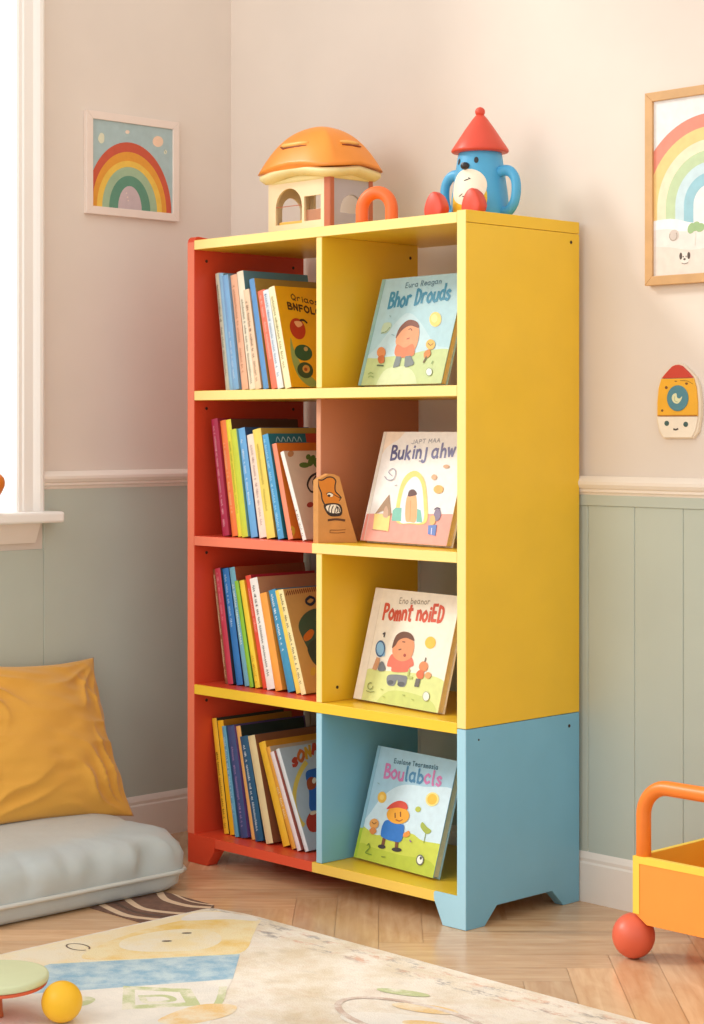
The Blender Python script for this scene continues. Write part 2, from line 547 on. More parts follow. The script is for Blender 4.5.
# ================================================================== BOOKCASE
RED = M('#dd4a2c', .38, .03, 8); YEL = M('#efc22e', .36, .03, 8); BLU = M('#7ab8d4', .38, .03, 8); TER = M('#cc8460', .4, .03, 8); HOLE = M('#3a2417', .7)
YEL_LIT = M('#fae08e', .4, .02, 8); RED_LIT = M('#ee7e60', .4, .02, 8); BLU_LIT = M('#a6d4e6', .4, .02, 8)  # paler copies for the front edges, sun bleaching put into the colour
ZS = [1.3972, 1.0593, .7342, .401, .0646]; TS = .0217
BW, TP, DP = .8492, .0237, .334
bc = thing('bookcase', 'tall open-backed red, yellow and blue children\'s bookcase with eight cubbies', 'bookcase')
# left panel (red) with rounded top corner and foot
mb = MB()
top = [(.012*(1-math.cos(t)), 1.406-.012+.012*math.sin(t)) for t in [PI/2*i/5 for i in range(6)]]
poly = [(0, 0), (.054, 0), (.09, .035), (.25, .035), (.286, 0), (DP, 0), (DP, 1.392), (.06, 1.402)] + [(p[0], p[1]) for p in top[::-1]]
mb.prism(poly, 0, -BW, -BW + TP, RED, .0012)
mb.prism([(-BW+TP-.001, .0004), (-.782, .0004), (-.757, .034), (-.755, .0644), (-BW+TP-.001, .0644)], 1, -.0008, .03, RED, .0006)
mb.box((-BW + .0006, -.0009, .066), (-BW + TP - .0006, .0002, 1.393), RED_LIT)
sp = mb.build('side_panel', bc); sp['label'] = 'red side panel with foot'
def screw(parent, c, ax, r=.0035):
    m_ = MB()
    T = Matrix.Translation(c) @ (Matrix.Rotation(PI/2, 4, 'Y') if ax == 0 else Matrix.Rotation(PI/2, 4, 'X'))
    m_.lathe([(r*.3, -.0006), (r, -.0004), (r, .0005), (r*.75, .0009), (r*.55, .0003), (.00001, .0003)], HOLE, 12, T)
    return m_.build('screw', parent)
EB = .0008
for y, z in ((.035, 1.352), (.30, 1.352), (.035, 1.02), (.30, 1.02), (.035, .695), (.035, .362)):
    screw(sp, (-BW + TP + .0004, y, z), 0)
# right panels
mb = MB()
mb.box((-TP, 0, .391), (0, .345, 1.3752), YEL, .0012)
mb.box((-TP, 0, 1.3760), (0, .345, 1.400), YEL, .0012)
mb.box((-TP + .0006, -.0009, .3916), (-.0008, .0002, 1.3994), YEL_LIT)
sp = mb.build('side_panel', bc); sp['label'] = 'yellow upper side panel'
screw(sp, (.0002, .318, 1.357), 0)
mb = MB()
mb.prism([(0, 0), (.054, 0), (.09, .035), (.258, .035), (.294, 0), (.345, 0), (.345, .390), (0, .390)], 0, -TP, 0, BLU, .0012)
mb.prism([(-TP+.001, .0004), (-.062, .0004), (-.086, .049), (-.086, .062), (-.082, .0644), (-TP+.001, .0644)], 1, -.0008, .03, BLU, .0006)
mb.box((-TP + .0006, -.0009, .0642), (-.0008, .0002, .3894), BLU_LIT)
mb.prism([(-.0008, .001), (-.0615, .001), (-.0855, .049), (-.0855, .0615), (-.0818, .0640), (-.0008, .0640)], 1, -.0010, .0004, BLU_LIT)
sp = mb.build('side_panel', bc); sp['label'] = 'light blue lower side panel with foot'
screw(sp, (.0002, .312, .365), 0); screw(sp, (.0002, .036, .367), 0, .002)
# shelves
XL, XR, XM = -BW + TP, -TP, -.438
for i, z in enumerate(ZS):
    mb = MB()
    if i in (0, 1):
        mb.box((XL, 0, z - TS), (XR, DP, z), YEL, .0012)
    elif i == 3:
        mb.box((XL, 0, z - TS), (XR, DP, z), YEL, .0012)
        mb.box((XL + .001, .004, z - .0002), (-.415, DP - .001, z + .0003), RED)
    else:
        mb.box((XL, 0, z - TS), (XM, DP, z), RED, .0012)
        mb.box((XM, 0, z - TS), (XR, DP, z), YEL, .0012)
    e0, e1 = XL + .0006, XR - .0006
    zz = (z - TS + .0008, z - .0008)
    if i in (0, 1, 3): mb.box((e0, -.0008, zz[0]), (e1, .0002, zz[1]), YEL_LIT if i < 3 else M('#f9cc3c', .4, .02, 8))  # sunlit bleaching painted on the upper edges, weaker tone lower down
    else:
        mb.box((e0 if i == 2 else -.752, -.0008, zz[0]), (XM, .0002, zz[1]), RED_LIT if i == 2 else M('#e8583a', .4, .02, 8))
        mb.box((XM + .0001, -.0008, zz[0]), (e1 if i == 2 else -.0835, .0002, zz[1]), YEL_LIT if i == 2 else M('#f8d060', .4, .02, 8))  # same painted sunlight, stronger on the middle board than the bottom one
    mb.build('shelf', bc)['label'] = ['yellow top board', 'yellow shelf board', 'shelf board half red half yellow', 'yellow shelf board, reddish on the left', 'bottom board half red half yellow'][i]
# dividers
for i, (mm, xa, xb, yf) in enumerate(((YEL, -.426, -.409, .001), (TER, -.457, -.443, .03), (YEL, -.426, -.409, .001), (BLU, -.426, -.409, .001))):
    mb = MB()
    mb.box((xa, yf, ZS[i+1] + .0003), (xb, .328 if i == 1 else .29, ZS[i] - TS), mm, .001)
    mb.box((xa + .0006, yf - .0006, ZS[i+1] + .001), (xb - .0006, yf + .0002, ZS[i] - TS - .001), [YEL_LIT, M('#d99a78', .4), YEL_LIT, BLU_LIT][i])  # divider front edge in a paler tone, sunlight painted in
    d = mb.build('divider', bc); d['label'] = ['yellow divider', 'terracotta divider', 'yellow divider', 'light blue divider'][i]
    if i == 0: screw(d, (xb + .0003, .266, 1.347), 0)
    if i == 2: screw(d, (xb + .0003, .045, .43), 0)

# ================================================================== BOOKS ON THE LEFT
PAGE = M('#f0e6d2', .8, .03, 90)
def book(label, group, loc, tilt, t, h, d, spine, cover, marks=None, art=None, fan=0.0):
    """upright book: spine towards -y, front cover towards +x, leaning to -x by tilt"""
    root = thing('picture_book', label, 'book', loc, (0, -tilt, fan), group)
    b = .0016
    sp_m, cv_m = M(spine, .42, .05, 40), M(cover, .42, .04, 40)
    mb = MB()
    # spine strip, gently rounded
    n = 6
    prof = [(t * i / n, .0022 - .0022 * math.sin(PI * i / n)) for i in range(n + 1)]
    vs = [(p[0], p[1], 0) for p in prof] + [(p[0], p[1], h) for p in prof]
    mb.add(vs, [(i, i+1, n+1+i+1, n+1+i) for i in range(n)], sp_m, True)
    mb.add([(0, .0022, 0)] + [(p[0], p[1], 0) for p in prof[1:]] + [(t, .004, 0), (0, .004, 0)], [tuple(range(n+3))[::-1]], sp_m)
    mb.add([(0, .0022, h)] + [(p[0], p[1], h) for p in prof[1:]] + [(t, .004, h), (0, .004, h)], [tuple(range(n+3))], sp_m)
    mb.box((0, .0022, 0), (b, d, h), cv_m)
    mb.box((t - b, .0022, 0), (t, d, h), cv_m)
    if marks:
        A = Art(h, t)
        rr = random.Random(hash(label) % 1000 if False else len(label) * 7 + int(h * 1e4))
        hexm, lo, hi = marks
        mm = P(hexm)
        u = lo * h
        wd = min(.0072, t * .5)
        while u < hi * h:
            k = rr.random()
            l = .0025 + .003 * rr.random()
            c = t * .5
            if k < .92:
                A.line(mm, [(u, c - wd*.5), (u + l*.4, c + wd*.5 * rr.uniform(.4, 1)), (u + l*.8, c - wd*.4 * rr.uniform(.3, 1))], .0014, False)
            u += l + .0008 + (.004 if rr.random() < .15 else 0)
        A.emit(mb, lambda u_, v_, o: (v_, -.0001 - o * .6 + .0022 - .0022*math.sin(PI*min(1, max(0, v_/t))), u_))
    if art:
        art.emit(mb, lambda u_, v_, o: (t + o * .5, u_ + .0022, v_))
    mb.build('cover', root)
    mb = MB()
    mb.box((b, .003, .003), (t - b, d - .004, h - .003), PAGE)
    mb.build('pages', root)
    return root

def row_art_yellow(h, d):
    A = Art(d, h, ((510, 690), (510 + d*1440, 660), (435, 245)))
    A.text(P('#5a3a1c'), 'Qriaosni', (508, 296), (660, 305), (-5, -26), 4)
    A.text(P('#4a2f18'), 'BNFOLGI', (492, 340), (650, 350), (-5, -28), 6)
    A.blob(P('#93a866'), [(505, 470), (520, 520), (560, 600), (620, 660), (590, 680), (540, 640), (510, 560)])
    A.ell(P('#b93b24'), (535, 425), (33, 48), -12)
    A.blob(P('#e8b48a'), [(520, 395), (545, 390), (555, 405), (535, 418)])
    A.line(P('#2a2018'), [(545, 385), (560, 382), (574, 392)], 7)
    A.ell(P('#2f5a40'), (560, 530), (38, 36), 10)
    A.ell(P('#b9a070'), (570, 512), (9, 10))
    A.ell(P('#344c34'), (568, 608), (34, 36))
    A.ell(P('#c89a55'), (572, 602), (16, 18)); A.ell(P('#a04a28'), (570, 604), (7, 8))
    return A
def row_art_white(h, d):
    A = Art(d, h, ((570, 660), (570 + d*1440, 680), (455, 265)))
    A.ell(P('#b98050'), (485, 280), (13, 14))
    for c, r, a in (((545, 335), (22, 12), 10), ((575, 318), (14, 26), 20), ((600, 330), (16, 24), -20), ((560, 300), (10, 12), 0)):
        A.ell(P('#55702c'), c, r, a)
    A.line(P('#2a221c'), [(608, 372), (575, 390), (563, 425), (580, 455), (600, 455)], 7)
    A.line(P('#2a221c'), [(600, 385), (585, 410), (592, 440)], 4)
    A.ell(P('#9a3a2c'), (578, 512), (14, 12))
    return A
def row_art_tan(h, d):
    A = Art(d, h, ((565, 672), (565 + d*1440, 690), (455, 215)))
    x = 470
    for k in range(10):
        A.line(P('#7a3524'), [(x, 243), (x+5, 226), (x+9, 244), (x+13, 228)], 4, False); x += 17
    A.text(P('#22304a'), 'ONE', (555, 300), (690, 296), (-4, -34), 9)
    A.blob(P('#47604f'), [(525, 380), (550, 335), (600, 320), (650, 350), (640, 470), (610, 560), (585, 520), (545, 440)])
    A.blob(P('#d3762c'), [(548, 430), (575, 405), (592, 418), (580, 445), (555, 452)])
    A.blob(P('#3d4c46'), [(565, 480), (600, 450), (640, 470), (620, 560), (590, 545)])
    A.ell(P('#d9b64a'), (592, 585), (12, 18))
    return A
def row_art_orange(h, d):
    A = Art(d, h, ((500, 650), (500 + d*1440, 670), (400, 240)))
    A.ell(P('#e0b838'), (487, 622), (20, 26)); A.ell(P('#5b7a3a'), (484, 612), (9, 8)); A.ell(P('#b06a28'), (492, 632), (6, 7))
    return A
def row_art_grey(h, d):
    A = Art(d, h, ((553, 690), (553 + d*1440, 712), (420, 265)))
    A.text([P(c) for c in ('#c0452c', '#d06a2c', '#d8a02c', '#c0452c', '#3f6fae', '#c0452c')], 'sONAla', (478, 352), (640, 290), (-6, -42), 11)
    A.ring(P('#e6c65a'), (600, 470), (112, 150), 16, 130, 235)
    A.blob(P('#2e66b0'), [(535, 388), (575, 378), (640, 385), (640, 520), (560, 540), (550, 460)])
    A.blob(P('#a8502c'), [(540, 420), (560, 408), (582, 430), (575, 455), (548, 455)])
    A.ell(P('#f0e0c8'), (572, 425), (9, 12))
    A.blob(P('#b83a26'), [(540, 575), (560, 545), (590, 560), (605, 600), (585, 625), (555, 615)])
    A.ell(P('#f0d0b0'), (570, 550), (14, 8))
    return A
def teal_art(h, d):
    A = Art(d, h)
    for k in range(5):
        A.line(P('#bcd8d8'), [(.02 + k*.016, h - .018), (.026 + k*.016, h - .008), (.032 + k*.016, h - .018)], .002)
    A.poly(P('#c8472c'), [(.11, h), (d, h), (d, h-.03), (.11, h-.02)])
    return A
def band_art(c1, h, d):
    A = Art(d, h)
    A.poly(P(c1), [(.03, h-.002), (d-.01, h-.002), (d-.01, h-.02), (.03, h-.02)])
    return A

T0, T1, T2, T3 = 'picture books on the top shelf', 'picture books on the second shelf', 'picture books on the third shelf', 'picture books on the bottom shelf'
ROWS = [
 (ZS[1], .042, T0, [
  (-.762,.0150,.266,8.0,'#c9c6b0','#b9c4bd',('#7d7a66',.12,.9),None,'pale grey spined book leaning on the red panel, leftmost on the top shelf'),
  (-.745,.0145,.265,8.2,'#8fbfe0','#86b4d4',None,None,'slim sky blue book right of the pale grey one on the top shelf'),
  (-.730,.0205,.259,8.4,'#7fb0dc','#7aa6cc',('#c3ddf0',.1,.5),None,'thicker medium blue book third from the red panel, top shelf'),
  (-.707,.0220,.259,8.9,'#f0b795','#e9b08e',('#b9785c',.15,.9),None,'peach spined book right of the blue pair on the top shelf'),
  (-.683,.0215,.266,9.4,'#f1e8cf','#5f93ad',('#7a6f5c',.05,.75),None,'tall cream spined book with blue cover standing above its neighbours, top shelf'),
  (-.659,.0190,.224,10.6,'#f0cfae','#d8b089',('#8e6f58',.08,.9),None,'shorter beige pink spined book beside the tall cream one, top shelf'),
  (-.634,.0170,.248,11.2,'#5f97cf','#a88f4a',None,None,'narrow blue spined book with olive tan cover, top shelf'),
  (-.610,.0240,.221,12.4,'#ef7a62','#e9705a',('#f7c0ae',.3,.95),None,'coral red book third from the yellow cover book, top shelf'),
  (-.583,.0185,.221,12.8,'#dde6ea','#e6e6dc',('#7f93b0',.1,.95),None,'white spined book with blue lettering next to the coral one, top shelf'),
  (-.563,.0195,.228,14.0,'#f4ecc0','#e9b11c',('#9b8c50',.2,.9),row_art_yellow,'yellow covered book with red and green round figures, rightmost on the top shelf'),
 ]),
 (ZS[2], .026, T1, [
  (-.756,.0215,.263,8.8,'#a81e44','#96203c',('#e0a0ac',.08,.95),None,'magenta book leaning on the red panel, leftmost on the second shelf'),
  (-.732,.0200,.260,9.2,'#ee7a3c','#d8652f',('#f7b98c',.2,.8),None,'bright orange spined book beside the magenta one, second shelf'),
  (-.710,.0175,.262,9.4,'#e7d93c','#5a3a2a',('#a2a02c',.2,.8),None,'yellow spined book with dark brown cover, second shelf'),
  (-.690,.0200,.240,9.6,'#c7d03c','#7fb2a4',None,None,'lime green spined book with pale teal top, second shelf'),
  (-.668,.0225,.243,10.4,'#6aa9dc','#2f4f7c',('#cfe4f4',.3,.9),None,'sky blue spined book in the middle of the second shelf'),
  (-.643,.0280,.229,10.8,'#f2dccb','#e6d0ba',('#b08c86',.12,.9),None,'pinkish white spined book beside the sky blue one, second shelf'),
  (-.612,.0270,.241,11.4,'#ecd060','#c8a24c',('#b09a3c',.25,.85),None,'broad pale yellow book on the second shelf, tan cover'),
  (-.574,.0190,.231,13.0,'#4f9fcf','#23707c',('#a8d8ee',.08,.95),teal_art,'teal book with lettered cover top, second shelf'),
  (-.551,.0150,.212,14.6,'#f09070','#e07a26',None,row_art_orange,'orange covered book behind the beige one, second shelf'),
  (-.496,.0115,.201,21.0,'#f2eee4','#d8c0a4',('#8a8378',.05,.35),row_art_white,'beige covered book with green leaf, rightmost on the second shelf'),
 ]),
 (ZS[3], .050, T2, [
  (-.776,.0125,.258,9.4,'#8a5030','#7a4a34',('#e8c9a0',.05,.95),None,'narrow brown book with lettered spine leaning on the red panel, third shelf'),
  (-.762,.0185,.261,10.0,'#c43a52','#3a3c48',('#e6909a',.55,.95),None,'crimson spined book second from the red panel, third shelf'),
  (-.742,.0215,.262,11.0,'#2f7ac2','#23285e',('#b8d8f0',.5,.95),None,'royal blue spined book on the third shelf'),
  (-.720,.0185,.266,11.6,'#76b6cc','#a85a34',('#e4f2f4',.35,.85),None,'pale teal spined book with brown cover on the third shelf'),
  (-.699,.0130,.238,12.6,'#8cc430','#4f8a34',None,None,'slim grass green book on the third shelf'),
  (-.684,.0165,.240,13.2,'#f4d23c','#e0b02c',('#c79a2c',.05,.3),None,'bright yellow spined book between the green and red ones, third shelf'),
  (-.664,.0185,.252,13.6,'#e8503a','#b83040',('#f2a090',.5,.9),None,'red book next to the thick white one, third shelf'),
  (-.645,.0260,.247,13.8,'#f4f0ea','#c89a72',('#55504c',.12,.92),None,'thick white spined book with black lettering, third shelf'),
  (-.615,.0230,.216,14.2,'#f5a548','#e89a3c',None,None,'orange spined book right of the thick white one, third shelf'),
  (-.586,.0235,.226,16.4,'#3f93bd','#3f8fb8',('#eaf4f8',.4,.95),None,'ocean blue book with white streak, third shelf'),
  (-.557,.0150,.229,17.6,'#f2d25c','#e6c04c',None,None,'slim pale yellow book beside the tan cover one, third shelf'),
  (-.538,.0155,.232,18.6,'#f2e4a8','#d2a866',('#6a5a2c',.1,.95),row_art_tan,'tan covered book with dark green figure, rightmost on the third shelf'),
 ]),
 (ZS[4], .046, T3, [
  (-.776,.0165,.258,9.6,'#e9b52c','#3a3c34',('#7a5c18',.05,.7),None,'mustard book with lettered spine leaning on the red panel, bottom shelf'),
  (-.758,.0205,.255,10.0,'#efb81e','#b87a20',None,None,'plain golden yellow book, second from the red panel, bottom shelf'),
  (-.738,.0135,.246,10.6,'#5f9ebc','#3f6f8c',('#b4d4e2',.2,.9),None,'steel blue slim book on the bottom shelf'),
  (-.722,.0250,.248,11.0,'#3f4f80','#6a4a8a',('#a88cc0',.1,.8),None,'indigo and purple book on the bottom shelf'),
  (-.694,.0150,.251,12.4,'#eeb268','#1f2c2c',None,None,'light orange spined book with black cover, bottom shelf'),
  (-.676,.0270,.231,13.2,'#24587c','#1f4860',('#d8e4ea',.1,.9),None,'navy blue book with white spine lettering, bottom shelf'),
  (-.645,.0235,.237,15.0,'#e4d0a0','#8a5638',None,None,'cream spined book with brown cover, bottom shelf'),
  (-.603,.0225,.231,20.5,'#f2bd34','#d8942a',None,None,'yellow orange book leaning steeply on the bottom shelf'),
  (-.577,.0140,.226,22.2,'#e8a43c','#c8b49c',('#f4e0b0',.3,.6),None,'slim amber spined book behind the white ones, bottom shelf'),
  (-.561,.0130,.220,23.6,'#ecdcdc','#a8584c',None,None,'thin white spined book with dull red cover, bottom shelf'),
  (-.546,.0120,.229,24.4,'#dfe3e6','#b9c4cc',None,row_art_grey,'grey blue covered book with coloured letters, rightmost on the bottom shelf'),
 ]),
]
def edge(x0, a, t, h):
    """right-hand face of a leaning book: foot and head"""
    ca, sa = math.cos(a), math.sin(a)
    return (x0 + t*ca, t*sa), (x0 + t*ca - h*sa, t*sa + h*ca)
for z, ys, grp, bks in ROWS:
    prev = None
    dx = {T0: -.011, T1: .0, T2: -.014, T3: -.022}[grp]
    for i, (xb, t, h, tl, sc_, cc_, marks, art, lab) in enumerate(bks):
        a = R(tl)
        xmin = XL + .0012 + h * math.sin(a)
        if prev:
            (rx, rz), (tx, tz) = prev
            # stay right of the neighbour's face over the height both share
            zt = h * math.cos(a)
            for q in [k / 20 for k in range(21)]:
                zz = rz + (tz - rz) * q
                if zz <= zt + t * math.sin(a) + .001:
                    xx = rx + (tx - rx) * q
                    xmin = max(xmin, xx + math.tan(a) * zz + .0006)
            # own head corner against the neighbour's face
            if zt < tz:
                q = (zt - rz) / (tz - rz)
                xmin = max(xmin, rx + (tx - rx) * q + h * math.sin(a) + .0006)
        x0 = max(xb + dx, xmin)
        jit = .004 * math.sin(i * 1.9 + z * 7)
        d = .205 + .012 * math.sin(i * 2.7 + z)
        y0 = ys + jit
        book(lab, grp, (x0, y0, z + .0004), a, t, h, d, sc_, cc_, marks, art(h, d) if art else None)
        prev = edge(x0, a, t, h)

# ================================================================== FACE-OUT BOOKS
def faced_book(label, loc, rz, lean, w, h, t, cover, spine, art, page='#ead8b8'):
    root = thing('picture_book', label, 'book', (loc[0], loc[1], loc[2] + t * math.sin(lean) + .0005), (-lean, 0, rz), 'face-out picture books in the right cubbies')
    mb = MB()
    b = .0022
    cv = P(cover)
    mb.box((0, 0, 0), (w, b, h), cv, .0006)
    mb.box((0, t - b, 0), (w, t, h), cv, .0006)
    mb.box((0, 0, 0), (b, t, h), P(spine), .0006)
    art.emit(mb, lambda u, v, o: (u, -o, v))
    mb.build('cover', root)
    mb = MB()
    mb.box((b, b, .003), (w - .004, t - b, h - .003), M(page, .8, .05, 120))
    mb.build('pages', root)
    return root

# top: pale blue cover
w, h = .255, .237
A = Art(w, h, ((212, 600), (583, 595), (320, 130)))
A.fill(P('#a9ccd4'))
A.blob(P('#bad5db'), [(235, 510), (300, 430), (400, 310), (450, 290), (500, 340), (560, 430), (640, 460), (600, 560), (400, 580)])
A.blob(P('#bccb8e'), [(200, 640), (238, 495), (300, 482), (380, 474), (450, 468), (540, 452), (640, 470), (620, 640), (400, 660)])
A.blob(P('#cdd8a8'), [(300, 640), (330, 540), (420, 520), (470, 560), (460, 640)])
A.poly(P('#8fb8b2'), [(212, 600), (224, 600), (334, 130), (320, 130)])
A.line(P('#7ea8a8'), [(226, 598), (335, 132)], 2.5, False)
A.text(P('#5c7d8c'), 'Eura Reagan', (424, 176), (588, 166), (4, -22), 3.2)
A.text(P('#3f8aa8'), 'Bhor Drouds', (345, 262), (625, 236), (14, -66), 9)
A.ell(P('#f0cf72'), (560, 322), (26, 32)); A.ell(P('#f6dd92'), (556, 318), (14, 18))
A.blob(P('#b8ccae'), [(318, 368), (330, 330), (362, 328), (362, 350), (340, 372)])
A.line(P('#6e8a70'), [(318, 372), (340, 366), (358, 348)], 3)
A.blob(P('#e0986c'), [(385, 405), (410, 360), (445, 335), (485, 352), (488, 395), (470, 450), (430, 470), (395, 440)])
A.blob(P('#7c4a38'), [(385, 398), (402, 352), (440, 320), (478, 328), (488, 356), (450, 345), (415, 362)])
A.line(P('#7c4a38'), [(443, 362), (452, 358), (458, 366)], 3); A.line(P('#b8664c'), [(436, 402), (446, 400)], 5)
A.blob(P('#dd7a50'), [(380, 462), (392, 425), (425, 440), (462, 425), (468, 470), (430, 482), (395, 480)])
A.poly(P('#747d7c'), [(388, 476), (412, 478), (402, 520), (374, 526), (376, 514)])
A.poly(P('#747d7c'), [(428, 478), (452, 474), (468, 506), (464, 516), (430, 526), (424, 518)])
A.ell(P('#d98a54'), (320, 458), (20, 24)); A.blob(P('#c46c3a'), [(305, 480), (330, 470), (334, 500), (312, 505)]); A.line(P('#55664a'), [(302, 514), (330, 516)], 5)
A.ell(P('#e2b055'), (540, 430), (20, 22)); A.blob(P('#c9803c'), [(512, 465), (535, 450), (540, 475), (516, 490)]); A.line(P('#6b5a3a'), [(510, 505), (522, 484)], 7)
A.line(P('#8a6a3c'), [(530, 424), (540, 434), (552, 426)], 3)
A.ell(P('#e8ecdc'), (534, 547), (14, 17)); A.ring(P('#8a9a7a'), (534, 547), (13, 16), 2)
A.line(P('#93ab6c'), [(262, 552), (272, 545), (284, 550)], 3); A.line(P('#93ab6c'), [(262, 566), (272, 560), (286, 566)], 3); A.line(P('#7d9a60'), [(545, 512), (550, 502)], 4)
A.line(P('#8fb0b4'), [(368, 380), (380, 386)], 2.5); A.line(P('#8fb0b4'), [(358, 296), (362, 302)], 3)
faced_book('pale blue picture book with child and yellow sun standing in the top right cubby', (-.378, .076, ZS[1]), R(-3.5), R(17), w, h, .019, '#a9ccd4', '#86b0ae', A, '#ead6ae')

# second: white cover with pink foot
w, h = .268, .237
A = Art(w, h, ((225, 628), (605, 655), (325, 147)))
A.fill(P('#f1ebe4'))
A.blob(P('#f4dfc8'), [(330, 140), (420, 140), (400, 180), (330, 230), (290, 330), (290, 280)])
A.poly(P('#eba193'), [(225, 632), (252, 512), (340, 512), (660, 522), (640, 680), (400, 680)])
A.poly(P('#e28c7e'), [(225, 632), (252, 512), (262, 512), (240, 632)])
A.poly(P('#e6dccc'), [(252, 512), (262, 512), (338, 147), (325, 147)])
A.line(P('#d8c8b8'), [(242, 632), (338, 148)], 2.5, False)
A.text(P('#a8a4a8'), 'JAPT MAA', (450, 210), (580, 210), (3, -17), 2.6)
mm = [P('#5c5a80')] * 2 + [P('#77779c')] * 3 + [P('#8282a4')] * 5
A.text(mm, 'Bukinj ahw', (355, 275), (645, 276), (10, -60), 8)
A.blob(P('#f0d67c'), [(388, 548), (392, 450), (420, 360), (470, 330), (510, 370), (524, 460), (520, 555), (450, 560)])
A.blob(P('#dfe8ec'), [(404, 548), (410, 450), (432, 385), (470, 355), (498, 390), (508, 470), (506, 550), (450, 556)])
A.poly(P('#7fc0ae'), [(368, 545), (372, 500), (386, 488), (412, 490), (410, 548)])
A.poly(P('#7fc0ae'), [(478, 552), (480, 496), (496, 502), (504, 556)])
A.blob(P('#eeb07e'), [(430, 542), (430, 470), (442, 432), (470, 430), (480, 470), (476, 548), (450, 552)])
A.line(P('#d8935c'), [(450, 545), (452, 460)], 2.5)
A.blob(P('#6a4a44'), [(440, 440), (446, 416), (466, 412), (480, 432), (462, 440)])
A.poly(P('#f2d482'), [(284, 580), (290, 512), (362, 520), (354, 592)])
A.poly(P('#a8886a'), [(292, 514), (330, 462), (356, 430), (366, 520), (342, 530), (330, 500)])
A.blob(P('#c9a58a'), [(330, 526), (334, 494), (344, 480), (352, 500), (350, 530)])
A.line(P('#c08a70'), [(280, 582), (345, 590)], 2.5)
A.ell(P('#8a7c92'), (568, 524), (15, 26), 10); A.line(P('#6a5c72'), [(556, 500), (566, 494), (578, 498)], 4)
A.blob(P('#dcb878'), [(536, 556), (540, 530), (556, 528), (560, 555), (546, 568)])
A.poly(P('#6a86c4'), [(528, 605), (530, 568), (566, 566), (560, 612)]); A.line(P('#e4dcec'), [(545, 580), (543, 606)], 3)
A.ell(P('#edb466'), (573, 415), (21, 18)); A.ell(P('#e0b08a'), (554, 362), (12, 12)); A.ell(P('#d2a884'), (606, 318), (13, 8))
A.line(P('#a8a4b0'), [(335, 350), (350, 366), (376, 362), (384, 330), (370, 316), (352, 330), (368, 348)], 3)
A.line(P('#b8b0b0'), [(488, 288), (494, 290)], 4); A.line(P('#b8b0b0'), [(382, 392), (390, 390)], 3)
faced_book('white and pink picture book with arched doorway standing beside the kraft card figure', (-.371, .076, ZS[2]), R(-4.5), R(16), w, h, .019, '#eee6dc', '#e0a596', A, '#ead6ae')

# third: cream cover with red title
w, h = .273, .238
A = Art(w, h, ((198, 617), (583, 683), (293, 130)))
A.fill(P('#f2e8d6'))
A.blob(P('#d6dc90'), [(180, 700), (240, 560), (262, 492), (330, 500), (450, 510), (600, 545), (640, 640), (600, 720), (400, 720)])
A.blob(P('#c6d078'), [(300, 660), (360, 590), (470, 600), (560, 640), (560, 700), (400, 700)])
A.poly(P('#eee4d4'), [(198, 620), (236, 626), (330, 134), (293, 130)])
A.line(P('#dccfba'), [(236, 626), (316, 200)], 2, False)
A.text(P('#a89a86'), 'Eno beanor', (402, 208), (545, 222), (4, -24), 3)
A.text(P('#d2573f'), 'Pomnt noiED', (326, 274), (604, 300), (12, -66), 9.5)
A.ell(P('#edbf4a'), (548, 387), (24, 26))
A.blob(P('#7d8084'), [(362, 520), (440, 525), (446, 545), (436, 570), (408, 568), (402, 540), (388, 566), (358, 560)])
A.ell(P('#5a5c60'), (372, 552), (14, 10)); A.ell(P('#5a5c60'), (420, 560), (17, 10))
A.blob(P('#e2705a'), [(354, 478), (375, 430), (420, 440), (460, 440), (476, 478), (458, 490), (446, 508), (380, 506), (374, 486)])
A.blob(P('#e09468'), [(378, 400), (395, 360), (430, 345), (470, 370), (476, 410), (460, 450), (420, 462), (384, 440)])
A.blob(P('#6e4636'), [(376, 402), (392, 352), (425, 334), (462, 345), (476, 376), (440, 362), (408, 370), (392, 392)])
A.line(P('#6e4636'), [(408, 412), (418, 410)], 4); A.line(P('#6e4636'), [(424, 378), (436, 380)], 3); A.ell(P('#a8483c'), (435, 437), (6, 7))
A.blob(P('#8fbfe0'), [(302, 400), (320, 370), (340, 400), (342, 436), (316, 430)]); A.ring(P('#3f6a94'), (322, 404), (20, 33), 5)
A.line(P('#4a4a50'), [(334, 340), (342, 336), (338, 352)], 5)
A.poly(P('#d29a72'), [(286, 492), (306, 440), (322, 446), (318, 470), (306, 498)])
A.blob(P('#6f7478'), [(314, 498), (322, 466), (336, 462), (348, 490), (340, 502)])
A.ell(P('#e08a5a'), (520, 488), (20, 22)); A.line(P('#5a4a44'), [(526, 466), (530, 452)], 4)
A.blob(P('#dd7048'), [(488, 520), (500, 504), (520, 506), (520, 534), (500, 540)])
A.poly(P('#6a6460'), [(488, 538), (508, 540), (500, 574), (480, 572)])
A.ell(P('#e0a068'), (541, 526), (14, 14)); A.line(P('#b8c070'), [(458, 500), (452, 530), (470, 534)], 7)
A.ell(P('#eceadc'), (534, 614), (15, 20)); A.ring(P('#a8aa90'), (534, 614), (14, 19), 2.4)
A.ring(P('#8a9460'), (280, 566), (12, 14), 2.6, 0, 300); A.line(P('#8a9460'), [(262, 586), (280, 592), (298, 590)], 2.4)
for p in ((340, 612), (430, 606), (470, 625), (330, 580)): A.line(P('#a8b460'), [p, (p[0]+8, p[1]+3)], 3)
faced_book('cream picture book with red title and child in coral shirt, third cubby down', (-.388, .072, ZS[3]), R(-6), R(15), w, h, .019, '#f0e6d4', '#e8dcc8', A, '#ead6ae')

